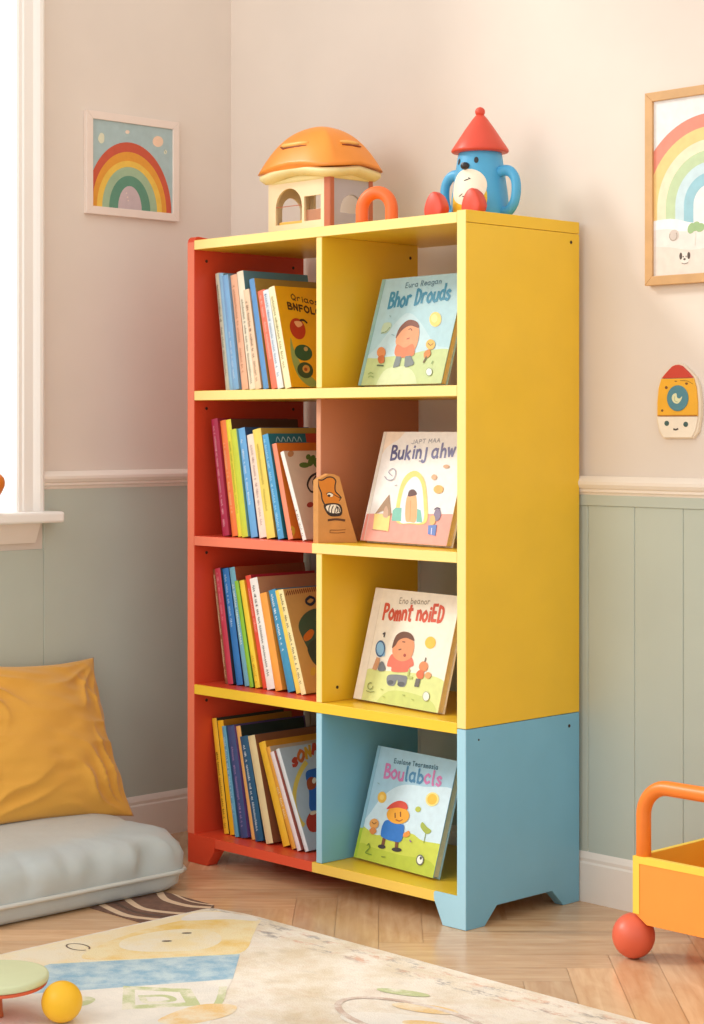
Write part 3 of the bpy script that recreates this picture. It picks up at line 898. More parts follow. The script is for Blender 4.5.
# bottom: blue cover with red-hatted child
w, h = .252, .238
A = Art(w, h, ((202, 698), (570, 787), (303, 208)))
A.fill(P('#a8cde0'))
A.blob(P('#cfe5ef'), [(225, 600), (280, 500), (340, 430), (420, 390), (520, 400), (680, 440), (660, 700), (400, 690)])
A.blob(P('#c9d24e'), [(170, 740), (225, 570), (260, 575), (310, 604), (460, 598), (520, 630), (640, 670), (620, 830), (400, 800)])
A.blob(P('#b8c63e'), [(190, 740), (225, 640), (300, 660), (420, 690), (560, 720), (580, 810), (380, 790)])
A.poly(P('#8fbdd0'), [(229, 571), (243, 572), (316, 211), (303, 208)])
A.poly(P('#a4c034'), [(202, 700), (215, 703), (243, 572), (229, 570)])
A.line(P('#86b0c4'), [(244, 570), (317, 212)], 2.4, False)
A.text(P('#4f7488'), 'Euslane Tearsmssla', (380, 290), (586, 330), (3, -19), 3.2)
pk, bl = P('#cf7cb0'), P('#4f88b0')
A.text([pk, pk, pk, bl, bl, bl, pk, pk, pk], 'Boulablls'.replace('bll', 'bcl'), (333, 352), (604, 400), (9, -58), 8.5)
A.ell(P('#eebc4c'), (330, 440), (21, 25)); A.ell(P('#f6d070'), (330, 440), (10, 12))
A.ell(P('#f4df8c'), (562, 456), (30, 30)); A.ell(P('#f2be3e'), (562, 456), (22, 23))
A.ell(P('#b8c04a'), (499, 497), (13, 12))
A.line(P('#8a9a4a'), [(528, 640), (536, 600), (540, 580)], 3); A.blob(P('#a4b24a'), [(534, 600), (512, 572), (520, 552), (540, 572), (560, 588), (552, 600)])
A.line(P('#7a4a2c'), [(348, 612), (340, 650)], 15); A.line(P('#7a4a2c'), [(406, 628), (404, 664)], 15)
A.ell(P('#3a3232'), (336, 655), (18, 9), 8); A.ell(P('#3a3232'), (406, 668), (23, 9), 5)
A.blob(P('#e8963c'), [(425, 600), (440, 596), (460, 588), (464, 606), (448, 616), (430, 610)])
A.blob(P('#2f76c8'), [(330, 604), (338, 560), (360, 540), (420, 558), (438, 570), (425, 632), (380, 630), (345, 618)])
A.ell(P('#f0a72e'), (408, 520), (53, 38), 8)
A.blob(P('#d84c3a'), [(354, 492), (380, 468), (415, 458), (445, 470), (450, 496), (410, 488), (378, 490)])
for p in ((395, 512), (420, 508)): A.line(P('#7a3a1c'), [p, (p[0]+1, p[1]+18)], 5, False)
A.line(P('#b8641e'), [(400, 540), (416, 546), (430, 540)], 4)
A.ell(P('#e8a456'), (298, 555), (22, 22)); A.blob(P('#d98848'), [(276, 582), (298, 570), (310, 590), (290, 602)])
A.line(P('#8a5a2c'), [(288, 548), (298, 556), (308, 550)], 3)
A.ell(P('#eef0e4'), (514, 712), (15, 20)); A.ring(P('#6a6a60'), (514, 712), (15, 20), 4); A.ell(P('#4a4a48'), (518, 704), (5, 7))
A.line(P('#6a8a2c'), [(268, 650), (276, 642), (280, 660), (262, 680), (290, 690)], 3)
A.line(P('#8a5a9a'), [(466, 628), (472, 636)], 4); A.line(P('#7a8a2c'), [(338, 698), (356, 700)], 3); A.line(P('#8fb0b8'), [(310, 376), (318, 382)], 3)
faced_book('blue and green picture book with red-hatted child, bottom right cubby', (-.391, .076, ZS[4]), R(-5), R(16.5), w, h, .020, '#a4c8d8', '#8fb4b8', A, '#ead6ae')

# ================================================================== KRAFT CARD FIGURE
KR = M('#d0914e', .75, .06, 40, .1, 400)
k0, k1, k2 = Vector((-.426, .006, 0)), Vector((-.384, .080, 0)), Vector((-.443, .008, 0))
zb = ZS[2] + .0004
kc = thing('card_figure', 'orange kraft card stand with dog drawing at the front of the second shelf', 'card stand', (k0.x, k0.y, zb))
ex = (k1 - k0); wl = ex.length; ex.normalize(); nrm = Vector((ex.y, -ex.x, 0))
H_ = .145
out = [(0, 0), (wl, 0), (wl*.79, H_*.40), (wl*.62, H_*.78), (wl*.54, H_*.955), (wl*.40, H_*.995), (wl*.26, H_), (wl*.08, H_*.94), (0, H_*.905)]
mb = MB()
fr = [ex * u + Vector((0, 0, v)) for u, v in out]
bk = [Vector((p.x, p.y, p.z)) + (k2 - k0) * (1 - (u / wl)) * 1.0 - nrm * .0008 for p, (u, v) in zip(fr, out)]
n = len(out)
mb.add(fr + bk, [tuple(range(n)), tuple(range(2*n-1, n-1, -1))] + [(i, n+i, n+(i+1) % n, (i+1) % n) for i in range(n)], KR)
A = Art(wl, H_ + .002, ((112, 945), (530, 940), (105, 160)))
INK = P('#2e1c12')
A.blob(P('#d8801a'), [(108, 240), (170, 235), (210, 212), (270, 222), (290, 260), (285, 360), (330, 420), (330, 490), (270, 510), (180, 500), (150, 420), (125, 340)])
A.line(INK, [(100, 235), (150, 240), (205, 208), (262, 212), (292, 250), (285, 300), (290, 365), (330, 410), (352, 440)], 13)
A.line(INK, [(100, 235), (112, 310), (140, 385), (150, 460), (180, 520)], 13)
A.ell(P('#f0e4cc'), (235, 405), (32, 22), 20); A.line(INK, [(195, 395), (225, 378), (262, 392)], 8); A.ell(INK, (222, 415), (16, 14))
A.line(INK, [(270, 400), (320, 430), (345, 450), (330, 470)], 7)
A.blob(INK, [(168, 520), (240, 498), (330, 508), (362, 560), (356, 630), (300, 648), (230, 640), (188, 590)])
A.blob(P('#efe6d6'), [(190, 540), (225, 518), (300, 516), (338, 550), (342, 600), (300, 612), (240, 606), (205, 580)])
for ln in ([(225, 610), (222, 560), (236, 520)], [(250, 620), (252, 570), (268, 530)], [(285, 612), (290, 570), (306, 548), (318, 580), (304, 604)], [(300, 530), (330, 560), (334, 596)]): A.line(INK, ln, 10)
A.line(P('#5a3418'), [(218, 690), (300, 680), (390, 692)], 22)
A.line(P('#8a5420'), [(240, 800), (320, 802), (400, 795)], 7, False)
A.line(P('#8a5420'), [(235, 830), (320, 834), (395, 826)], 7, False)
A.line(P('#8a5420'), [(237, 800), (235, 832)], 6, False)
A.emit(mb, lambda u, v, o: ex * u + Vector((0, 0, v)) + nrm * (o * .7))
mb.build('card', kc)

# ================================================================== TOY HOUSE on the bookcase
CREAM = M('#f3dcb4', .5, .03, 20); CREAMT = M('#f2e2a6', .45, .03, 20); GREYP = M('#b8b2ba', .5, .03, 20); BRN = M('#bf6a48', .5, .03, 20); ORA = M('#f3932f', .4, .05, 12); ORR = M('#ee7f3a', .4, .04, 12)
hx, hy, hz = -.686, .098, ZS[0] + .0004
HW, HD, HH = .200, .126, .128
hs = thing('toy_house', 'cream and grey toy house with orange domed roof on the bookcase top', 'toy house', (hx + HW/2, hy + HD/2, hz))
hw, hd = HW/2, HD/2
def cutwall(mb, w_, h_, holes, f, m, th):
    """wall panel with openings, built from strips; f(u, v, d) -> point"""
    us = sorted({0, w_} | {q for hl in holes for q in (hl[0], hl[1])})
    def pillar(u0, u1, v0, v1):
        if u1 - u0 < 1e-6 or v1 - v0 < 1e-6: return
        c = [f(u, v, d) for d in (0, th) for (u, v) in ((u0, v0), (u1, v0), (u1, v1), (u0, v1))]
        mb.add(c, [(0,1,2,3),(7,6,5,4),(0,4,5,1),(1,5,6,2),(2,6,7,3),(3,7,4,0)], m)
    cur = 0
    for (u0, u1, v0, v1, arch) in sorted(holes):
        pillar(cur, u0, 0, h_)
        pillar(u0, u1, 0, v0)
        if not arch:
            pillar(u0, u1, v1, h_)
        else:
            n = 12; rx = (u1-u0)/2; uc = (u0+u1)/2; vs = v1 - rx
            for i in range(n):
                a0, a1 = PI - PI*i/n, PI - PI*(i+1)/n
                p = [(uc+rx*math.cos(a0), vs+rx*math.sin(a0)), (uc+rx*math.cos(a1), vs+rx*math.sin(a1))]
                q = [p[0], p[1], (p[1][0], h_), (p[0][0], h_)]
                c = [f(u, v, d) for d in (0, th) for (u, v) in q]
                mb.add(c, [(0,1,2,3),(7,6,5,4),(0,4,5,1),(1,5,6,2),(2,6,7,3),(3,7,4,0)], m)
        cur = u1
    pillar(cur, w_, 0, h_)
mb = MB()
cutwall(mb, HW, HH, [(.024, .110, .027, .106, True), (.117, .170, .030, .084, False)], lambda u, v, d: (-hw + u, -hd + d, v), CREAM, .006)
mb.build('front_wall', hs)
mb = MB()
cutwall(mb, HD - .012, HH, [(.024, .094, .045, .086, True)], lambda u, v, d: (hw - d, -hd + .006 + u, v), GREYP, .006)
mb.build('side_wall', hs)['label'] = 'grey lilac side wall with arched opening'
mb = MB()
cutwall(mb, HD - .012, HH, [(.03, .09, .03, .095, True)], lambda u, v, d: (-hw + d, -hd + .006 + u, v), CREAM, .006)
mb.build('side_wall', hs)
mb = MB()
cutwall(mb, HW, HH, [(.02, .168, .020, .108, False)], lambda u, v, d: (-hw + u, hd - d, v), CREAM, .006)
mb.build('back_wall', hs)
mb = MB(); mb.box((-hw, -hd, 0), (hw, hd, .004), CREAM); mb.build('house_floor', hs)
mb = MB(); mb.box((hw - .018, -hd - .0015, .001), (hw - .0005, -hd - .0001, HH), BRN); mb.box((hw + .0001, -hd - .0015, .001), (hw + .0016, -hd + .010, HH), BRN); mb.build('corner_post', hs)['label'] = 'reddish brown corner post'
mb = MB(); mb.box((hw - .008, hd - .010, .001), (hw + .0016, hd + .0016, HH), BRN); mb.build('corner_post', hs)
mb = MB(); mb.box((-hw + .028, -hd + .0065, .020), (-hw + .112, -hd + .034, .034), M('#f0b850', .5), .002); mb.build('window_seat', hs)['label'] = 'yellow ledge inside arched window'
mb = MB(); mb.box((-hw + .115, -hd + .0062, .028), (-hw + .172, -hd + .010, .055), M('#b98060', .5), .001); mb.build('shutter', hs)['label'] = 'brown lower window panel'
mb = MB(); mb.box((-hw + .024, -hd + .001, .066), (-hw + .110, -hd + .003, .0675), BRN); mb.build('window_bar', hs)
# eaves and roof: rounded-square rings
def rsq(rx, ry, e, n=64):
    o = []
    for i in range(n):
        a = 2*PI*i/n
        c, s_ = math.cos(a), math.sin(a)
        o.append((rx*math.copysign(abs(c)**(2/e), c), ry*math.copysign(abs(s_)**(2/e), s_)))
    return o
def droop(x, y):
    return -.013 * math.exp(-((abs(x) - hw)**2 + (abs(y) - hd)**2) / .0028)
def rings(mb, rr, m, cap0=True, cap1=True, smooth=True):
    n = len(rr[0]); vs = [p for r_ in rr for p in r_]; fs = []
    for j in range(len(rr) - 1):
        for i in range(n):
            i2 = (i + 1) % n
            fs.append((j*n+i, j*n+i2, (j+1)*n+i2, (j+1)*n+i))
    if cap0: fs.append(tuple(range(n))[::-1])
    if cap1: fs.append(tuple((len(rr)-1)*n+i for i in range(n)))
    mb.add(vs, fs, m, smooth)
mb = MB()
rings(mb, [[(x, y, z) for x, y in rsq(hw*k, hd*k, e)] for k, z, e in ((1.02, HH-.010, 12), (1.035, HH-.004, 10), (1.035, HH+.006, 8))], CREAMT)
rings(mb, [[(x, y, z + droop(x, y)) for x, y in rsq(hw+k, hd+k, 5)] for k, z in ((.004, HH+.004), (.018, HH+.005), (.028, HH+.012), (.028, HH+.020), (.020, HH+.0235), (.004, HH+.0245))], CREAMT)
mb.build('eave', hs)
mb = MB()
rr = []
RH = .093
NR = 20
for j in range(NR + 1):
    k = max(1 - j / NR, .012)
    z = HH + .023 + RH * (1 - k ** 2.2)
    ring = []
    for x, y in rsq((hw + .034) * k, (hd + .033) * k, 2.0 + 2.4*k, 96):
        ang = abs(math.atan2(abs(y) / hd, abs(x) / hw) - PI/4)
        hip = math.exp(-(ang / .16)**2) * .075 * (1 - abs(2*k - 1)**2)      # soft raised hips on the four corners
        ring.append((x * (1 + hip), y * (1 + hip), z + droop(x, y) * k * k))
    rr.append(ring)
rings(mb, rr, ORA)
mb.build('roof', hs)
SLOT = M('#8a3c14', .6); VENT_LIT = M('#f7b95c', .4)  # lip above the slot in a paler orange, its highlight painted in
def onroof(x, y, k): return (x, y, HH + .0232 + RH * (1 - k ** 2.2))
for nm, kk, r_, mm in (('roof_slot', .76, .0024, SLOT), ('roof_vent', .715, .0052, VENT_LIT)):
    mb = MB()
    mb.tube([onroof(-.052, -(hd+.030)*kk + .001, kk - .03 if nm == 'roof_slot' else kk)] + [onroof(x_, -(hd+.030)*kk - .0006, kk) for x_ in (-.042, -.02, .01, .034)], [r_*.6, r_, r_, r_, r_*.5], mm, 10); mb.build(nm, hs)
    mb = MB()
    mb.tube([onroof((hw+.030)*kk + .0006, y_, kk) for y_ in (-.026, -.01, .012, .030)], [r_*.5, r_, r_, r_*.5], mm, 10); mb.build(nm, hs)

# orange arch toy beside the house
mb = MB()
pts = [(-.0345, 0, 0), (-.0345, 0, .012)] + [(-.0345*math.cos(PI*i/20), 0, .032 + .0365*math.sin(PI*i/20)) for i in range(21)] + [(.0345, 0, .012), (.0345, 0, 0)]
mb.tube(pts, .0135, M('#f0702e', .45, .04, 20), 20)
o = mb.build('toy_arch', None, (-.318, .072, ZS[0] + .0004)); o.rotation_euler = (0, 0, R(18))
tag(o, 'smooth orange toy arch standing right of the toy house on the bookcase', 'toy')

# ================================================================== BLUE TOY FIGURE
TB = M('#4fa9d6', .42, .04, 15); TR = M('#da4a32', .42, .04, 15)
fc = thing('toy_figure', 'blue penguin-like toy mug with red cone hat sitting on the bookcase corner', 'toy', (-.149, .205, ZS[0] + .0004), (0, 0, R(-84)))
fc.scale = (.78, .78, .91)
# local +x is the way it faces
prof = [(.060, 0), (.0735, .002), (.0775, .010), (.0775, .03), (.075, .06), (.070, .09), (.064, .125), (.059, .152), (.056, .163), (.05, .166), (.001, .166)]
mb = MB(); mb.lathe(prof, TB, 56); mb.build('body', fc)
def rad(z):
    for (r0, z0), (r1, z1) in zip(prof[1:], prof[2:]):
        if z0 <= z <= z1: return r0 + (r1-r0)*(z-z0)/(z1-z0)
    return .06
def patch(ang, z, ra, rz_, m, off, rot=0, n=28, rings_=5, zmin=None, zmax=None):
    """decal wrapped on the body: ellipse of half widths ra (m, along the circumference) and rz_"""
    vs = [None]; fs = []
    pts = []
    for j in range(1, rings_+1):
        for i in range(n):
            a = 2*PI*i/n
            u, v = ra*math.cos(a)*j/rings_, rz_*math.sin(a)*j/rings_
            c, s_ = math.cos(rot), math.sin(rot)
            pts.append((u*c - v*s_, u*s_ + v*c))
    pts = [(0, 0)] + pts
    vs = []
    for u, v in pts:
        zz = z + v
        if zmin is not None: zz = max(zmin, zz)
        if zmax is not None: zz = min(zmax, zz)
        r_ = rad(zz) + off
        an = ang + u / rad(zz)
        vs.append((r_*math.cos(an), r_*math.sin(an), zz))
    for i in range(n):
        fs.append((0, 1+i, 1+(i+1) % n))
    for j in range(rings_-1):
        for i in range(n):
            i2 = (i+1) % n
            fs.append((1+j*n+i, 1+(j+1)*n+i, 1+(j+1)*n+i2, 1+j*n+i2))
    return vs, fs, m
mb = MB()
mb.add(*patch(0.14, .050, .056, .058, M('#f2c730', .45), .0006, zmin=.003), smooth=True)
mb.add(*patch(0.12, .078, .055, .041, M('#f6ead2', .5), .0012), smooth=True)
INKT = M('#2c2a2c', .4)
for a, z, ra, rz_, ro in ((.1, .094, .008, .0014, .2), (.22, .097, .004, .0014, -.4), (-.1, .060, .007, .0012, .5), (.2, .068, .005, .002, .5), (.06, .056, .007, .0012, -.1)):
    mb.add(*patch(a, z, ra, rz_, INKT, .0018, ro, 12, 2), smooth=True)
mb.build('belly', fc)['label'] = 'cream belly patch over yellow lower patch'
for a in (.47, -.47):
    mb = MB()
    vs, fs, m_ = patch(a, .1385, .0060, .0072, INKT, .0008, 0, 16, 3); mb.add(vs, fs, m_, True)
    mb.build('eye', fc)
mb = MB(); mb.ball((.0665, 0, .126), (.013, .012, .0085), INKT, 20); mb.ball((.072, -.002, .130), (.007, .006, .004), M('#7a8088', .35), 14); mb.build('nose', fc)
mb = MB()
mb.lathe([(.055, .160), (.074, .1615), (.0765, .164), (.0755, .168), (.060, .188), (.040, .214), (.020, .238), (.009, .249), (.007, .250)], TR, 48)
hat = mb.build('hat', fc)
mb = MB(); mb.ball((0, 0, .2545), (.0135, .0135, .011), TR, 24); mb.build('hat_bobble', hat)
for s_ in (1, -1):
    mb = MB()
    pts = [(0, s_*.060, .112), (0, s_*.078, .116), (0, s_*.098, .112), (0, s_*.113, .096), (0, s_*.117, .072), (0, s_*.112, .046), (0, s_*.098, .028), (0, s_*.082, .022), (0, s_*.066, .024)]
    mb.tube([(a*1.0 + .0, b, c) for a, b, c in [(0,)+tuple(q) for q in catmull([(p[1], p[2]) for p in pts], False, 5)]], .0125, TB, 18)
    mb.build('arm', fc)
for s_ in (1, -1):
    mb = MB()
    rr = []
    for x_, k in ((.080, .6), (.090, 1.0), (.104, 1.12), (.120, 1.12), (.1255, 1.07), (.127, 1.0)):
        ring = []
        for i in range(32):
            a = 2*PI*i/32
            yy, zz = .027*math.sin(a), .034*math.cos(a)
            zz = zz if zz > 0 else zz*.82
            w_ = 1 - .22*max(0, zz/.034)
            ring.append((x_ + .006*max(0, -zz/.034), s_*.061 + yy*k*w_, max(.0, .030 + zz*k)))
        rr.append(ring)
    rings(mb, rr, TR)
    mb.build('foot', fc)

# ================================================================== WALL PICTURES
# left: rainbow print on the window wall
y0, y1, z0, z1 = -.088, .187, 1.474, 1.714
lf = thing('framed_print', 'small white-framed bold rainbow print on the window wall', 'picture', (WX, (y0+y1)/2, z0), (0, 0, PI/2), 'rainbow pictures on the walls')
fw, fh = y1-y0, z1-z0                     # local x along the wall, -y out of the wall, z up
FR = M('#ecdcd0', .45, .02, 20)
def frame(root, fw, fh, bw, dep, m, wood=False):
    mb = MB()
    hw_ = fw/2
    for poly in ([(-hw_, 0), (hw_, 0), (hw_-bw, bw), (-hw_+bw, bw)], [(hw_, 0), (hw_, fh), (hw_-bw, fh-bw), (hw_-bw, bw)],
                 [(hw_, fh), (-hw_, fh), (-hw_+bw, fh-bw), (hw_-bw, fh-bw)], [(-hw_, fh), (-hw_, 0), (-hw_+bw, bw), (-hw_+bw, fh-bw)]):
        mb.prism(poly, 1, -dep, 0, m, .001)
    mb.build('frame', root)
frame(lf, fw, fh, .0185, .013, FR)
iw, ih = fw - .037, fh - .037
A = Art(iw, ih, ((118, 660), (602, 710), (118, 105)))
A.fill(P('#a9bfc0'))
def arch(m, cx, cy, rx, ry):
    A.poly(m, [(cx + rx*math.cos(PI*i/40), cy - (cx - 341)*0 + .103*rx*math.cos(PI*i/40) - ry*math.sin(PI*i/40)) for i in range(41)] + [(cx - rx, cy + 120 - .1*rx), (cx + rx, cy + 120 + .1*rx)])
for c_, rx, ry in (('#c9553a', 255, 432), ('#e29a32', 224, 370), ('#eabf4e', 196, 312), ('#9fb896', 165, 273), ('#5d9078', 124, 216), ('#c5b2b4', 71, 150)):
    arch(P(c_), 341, 682, rx, ry)
A.ell(P('#f0cdb0'), (512, 238), (33, 36)); A.ell(P('#ecd6c0'), (326, 183), (13, 12)); A.blob(P('#dcdcc0'), [(152, 225), (166, 195), (186, 205), (186, 250), (168, 262), (154, 245)])
A.ell(P('#d8d8c0'), (558, 305), (10, 14)); A.line(P('#9aa896'), [(550, 290), (562, 312)], 4)
for p in ((320, 578), (326, 604), (330, 626)): A.ell(P('#dcc8bc'), p, (5, 5))
mb = MB()
mb.box((-iw/2 - .003, -.0085, .016), (iw/2 + .003, -.005, fh - .016), P('#a9bfc0'))
A.emit(mb, lambda u, v, o: (-iw/2 + u, -.0085 - o, .0185 + v))
mb.build('print', lf)
# right: pale rainbow print on the back wall
x0, x1, z0, z1 = .168, .478, 1.260, 1.645
rf = thing('framed_print', 'oak-framed pale watercolour rainbow print right of the bookcase', 'picture', ((x0+x1)/2, WY, z0), (0, 0, 0), 'rainbow pictures on the walls')
OAK = M('#cfa26e', .5, .12, 14)
fw, fh = x1-x0, z1-z0
frame(rf, fw, fh, .0185, .018, OAK)
iw, ih = fw - .037, fh - .037
A = Art(iw, ih)
PX, PZ = x0 + .0185, z0 + .0185
A.fill(P('#e9e7e5'))
cx, cz = .322 - PX, 1.412 - PZ
def arch2(c_, r_):
    A.poly(P(c_), [(cx + r_*math.cos(PI*i/40), cz + r_*1.0*math.sin(PI*i/40)) for i in range(41)] + [(cx - r_, cz - .036), (cx + r_, cz - .036)])
for c_, r_ in (('#e98c76', .178), ('#efca84', .152), ('#f1dfbf', .127), ('#bfd2a6', .106), ('#c8dde2', .083), ('#98c6d2', .062), ('#e9e7e5', .039)):
    arch2(c_, r_)
A.blob(P('#f2f0ee'), [(-.02, cz-.030), (.04, cz-.022), (.10, cz-.034), (.16, cz-.026), (.22, cz-.032), (.30, cz-.026), (.30, cz-.08), (.1, cz-.09), (-.02, cz-.07)])
A.blob(P('#ebe0d8'), [(-.02, .085), (.03, .092), (.08, .084), (.16, .092), (.28, .085), (.28, .05), (-.02, .05)])
A.blob(P('#e3d6ca'), [(-.02, .052), (.03, .056), (.09, .047), (.16, .050), (.29, .045), (.29, -.02), (-.02, -.02)])
A.ell(P('#d2c4ba'), (.050, .078), (.012, .0115)); A.ring(P('#a89888'), (.048, .077), (.009, .009), .0018, 150, 400)
for a, r_ in ((30, .011), (90, .012), (150, .011)): A.ell(P('#9dbb86'), (.102 + .012*math.cos(R(a)), .086 + .006*math.sin(R(a))), (.011, .0085), a*.4)
A.line(P('#d4d4c4'), [(.102, .08), (.101, .055)], .0012)
A.ell(P('#e9dfd4'), (.076, .032), (.0115, .0125))
for p, r_ in (((.0665, .036), (.0035, .007)), ((.0855, .036), (.0035, .007)), ((.0755, .0295), (.0028, .0022)), ((.0725, .0345), (.0013, .0016)), ((.0795, .0345), (.0013, .0016))): A.ell(P('#54463e'), p, r_)
A.line(P('#8a7a6c'), [(.069, .022), (.076, .0205), (.083, .022)], .0014)
mb = MB()
mb.box((-iw/2 - .003, -.012, .018), (iw/2 + .003, -.006, fh - .018), P('#e9e7e5'))
A.emit(mb, lambda u, v, o: (-iw/2 + u, -.012 - o, .0185 + v))
mb.build('print', rf)

# rocket plaque
rk = thing('wall_plaque', 'rocket-shaped wooden wall plaque with red tip and smiling white base', 'wall decoration', (.2435, WY, .956))
def outline(sx, pts): return [(p[0]*sx, p[1]) for p in pts]
half = [(.034, 0), (.044, .016), (.0495, .042), (.0495, .070), (.047, .098), (.039, .119)]
nose = [(.026, .130), (.013, .141), (.004, .1445)]
mb = MB()
bk_ = [(.036, -.001), (.047, .012), (.0535, .042), (.0535, .072), (.050, .100), (.042, .119), (.028, .132), (.014, .1435), (.004, .147)]
pl = [(-x_, z_) for x_, z_ in bk_][::-1][::-1] + [(x_, z_) for x_, z_ in bk_][::-1]
mb.prism(pl, 1, -.009, 0, M('#ead9c0', .55), .0012); mb.build('backing', rk)
mb = MB()
lo = [(-.034, .001), (.034, .001), (.043, .016), (.049, .042), (-.049, .042), (-.043, .016)]
mb.prism(lo, 1, -.0125, -.009, M('#f3e6d2', .5), .0008)
A = Art(.1, .05)
for p in ((.025, .029), (.071, .027)): A.ell(P('#3f5f5c'), p, (.0058, .0052))
A.line(P('#4a4440'), [(.042, .0175), (.047, .0165), (.052, .018)], .0035)
A.emit(mb, lambda u, v, o: (u - .05, -.0126 - o*.5, v)); mb.build('base', rk)
mb = MB()
mid = [(-.0485, .0432), (.0485, .0432), (.0485, .070), (.0455, .098), (.039, .1175), (-.039, .1175), (-.0455, .098), (-.0485, .070)]
mb.prism(mid, 1, -.0125, -.009, M('#efb02e', .45), .0008)
A = Art(.1, .13)
A.line(P('#b5701e'), [(.003, .0445), (.097, .0445)], .002, False)
for p, r_ in (((.024, .100), (.0035, .003)), ((.014, .0545), (.0028, .0025)), ((.047, .112), (.003, .001)), ((.073, .107), (.0035, .0022))): A.ell(P('#7a4a24'), p, r_)
A.line(P('#8a5a24'), [(.058, .113), (.075, .112), (.088, .106)], .001)
A.emit(mb, lambda u, v, o: (u - .05, -.0126 - o*.5, v)); mb.build('body', rk)
mb = MB()
T = Matrix.Translation((.002, -.0125, .0785)) @ Matrix.Rotation(PI/2, 4, 'X')
mb.lathe([(.0255, 0), (.0255, .0016), (.024, .0022), (.0001, .0022)], M('#4f8796', .45), 36, T, False)
A = Art(.06, .06)
A.blob(P('#dfe0b4'), [(.028, .036), (.020, .034), (.017, .026), (.022, .018), (.031, .016), (.038, .021), (.042, .030), (.036, .026), (.030, .028)])
A.line(P('#b4bc90'), [(.024, .030), (.024, .022), (.031, .019)], .0015)
A.emit(mb, lambda u, v, o: (u - .028, -.0148 - o*.5, v + .052)); mb.build('porthole', rk)
mb = MB()
mb.prism([(-.0385, .1185), (.0385, .1185), (.026, .1305), (.013, .1415), (.004, .1445), (-.004, .1445), (-.013, .1415), (-.026, .1305)], 1, -.0125, -.009, M('#cc3f30', .45), .0008)
mb.build('nose_cone', rk)

# ================================================================== CUSHIONS
GREY = M('#bec6c6', .34, .04, 6, .35, 22, .2)
def floor_cushion():
    X0, X1, Y0, Y1 = -1.100, -.644, -1.12, -.158
    cx_, cy_ = (X0+X1)/2, (Y0+Y1)/2
    rx, ry = (X1-X0)/2, (Y1-Y0)/2
    root = thing('floor_cushion', 'thick grey piped floor cushion lying under the mustard pillow', 'cushion', (cx_, cy_, 0))
    n = 220
    def loop(ins, z, rc, wr=0.0, ph=0.0):
        out = []
        a_, b_ = rx - ins, ry - ins
        rc = min(rc, a_*.98, b_*.98)
        per = [(a_-rc, 'r')]
        # walk the rounded rectangle by angle of arc length
        segs = [2*(b_-rc), rc*PI/2, 2*(a_-rc), rc*PI/2, 2*(b_-rc), rc*PI/2, 2*(a_-rc), rc*PI/2]
        tot = sum(segs)
        for i in range(n):
            d = tot*i/n
            k = 0
            while d > segs[k] and k < 7: d -= segs[k]; k += 1
            q = d/segs[k] if segs[k] > 1e-9 else 0
            cs = [(1, 1), (-1, 1), (-1, -1), (1, -1)]
            if k == 0: p = (a_, -(b_-rc) + d)
            elif k == 1: p = (a_-rc + rc*math.cos(q*PI/2), b_-rc + rc*math.sin(q*PI/2))
            elif k == 2: p = (a_-rc - d, b_)
            elif k == 3: p = (-(a_-rc) - rc*math.sin(q*PI/2), b_-rc + rc*math.cos(q*PI/2))
            elif k == 4: p = (-a_, b_-rc - d)
            elif k == 5: p = (-(a_-rc) - rc*math.cos(q*PI/2), -(b_-rc) - rc*math.sin(q*PI/2))
            elif k == 6: p = (-(a_-rc) + d, -b_)
            else: p = (a_-rc + rc*math.sin(q*PI/2), -(b_-rc) - rc*math.cos(q*PI/2))
            w_ = wr*(mnoise.noise(Vector((p[0]*16 + ph*.3, p[1]*16, z*5))) + .6*mnoise.noise(Vector((p[0]*38, p[1]*38, z*9))))
            s_ = 1 + w_/max(.2, a_)
            out.append((p[0]*s_, p[1]*s_, z + w_*.25))
        return out
    mb = MB()
    # (inset, height, corner radius, wrinkle)
    lv = [(.030, .002, .08, 0), (.010, .004, .07, .001), (.002, .013, .06, .003), (.002, .026, .055, .003), (.0, .039, .05, .0),
          (-.002, .046, .05, .003), (-.002, .060, .05, .010), (-.002, .076, .05, .013), (.001, .092, .052, .013), (.008, .106, .055, .011),
          (.020, .117, .062, .008), (.038, .125, .07, .007), (.070, .131, .08, .006), (.115, .134, .08, .005), (.165, .136, .05, .003), (.205, .137, .02, 0)]
    rr = [loop(a, z, rc, w_, i*.3) for i, (a, z, rc, w_) in enumerate(lv)]
    rings(mb, rr, GREY)
    mb.build('cushion_body', root)
    mb = MB()
    lp = loop(-.004, .041, .05)
    mb.tube(lp[::2], .0048, M('#cfd0ca', .5, .03, 20), 10, True)
    mb.build('piping', root)
floor_cushion()

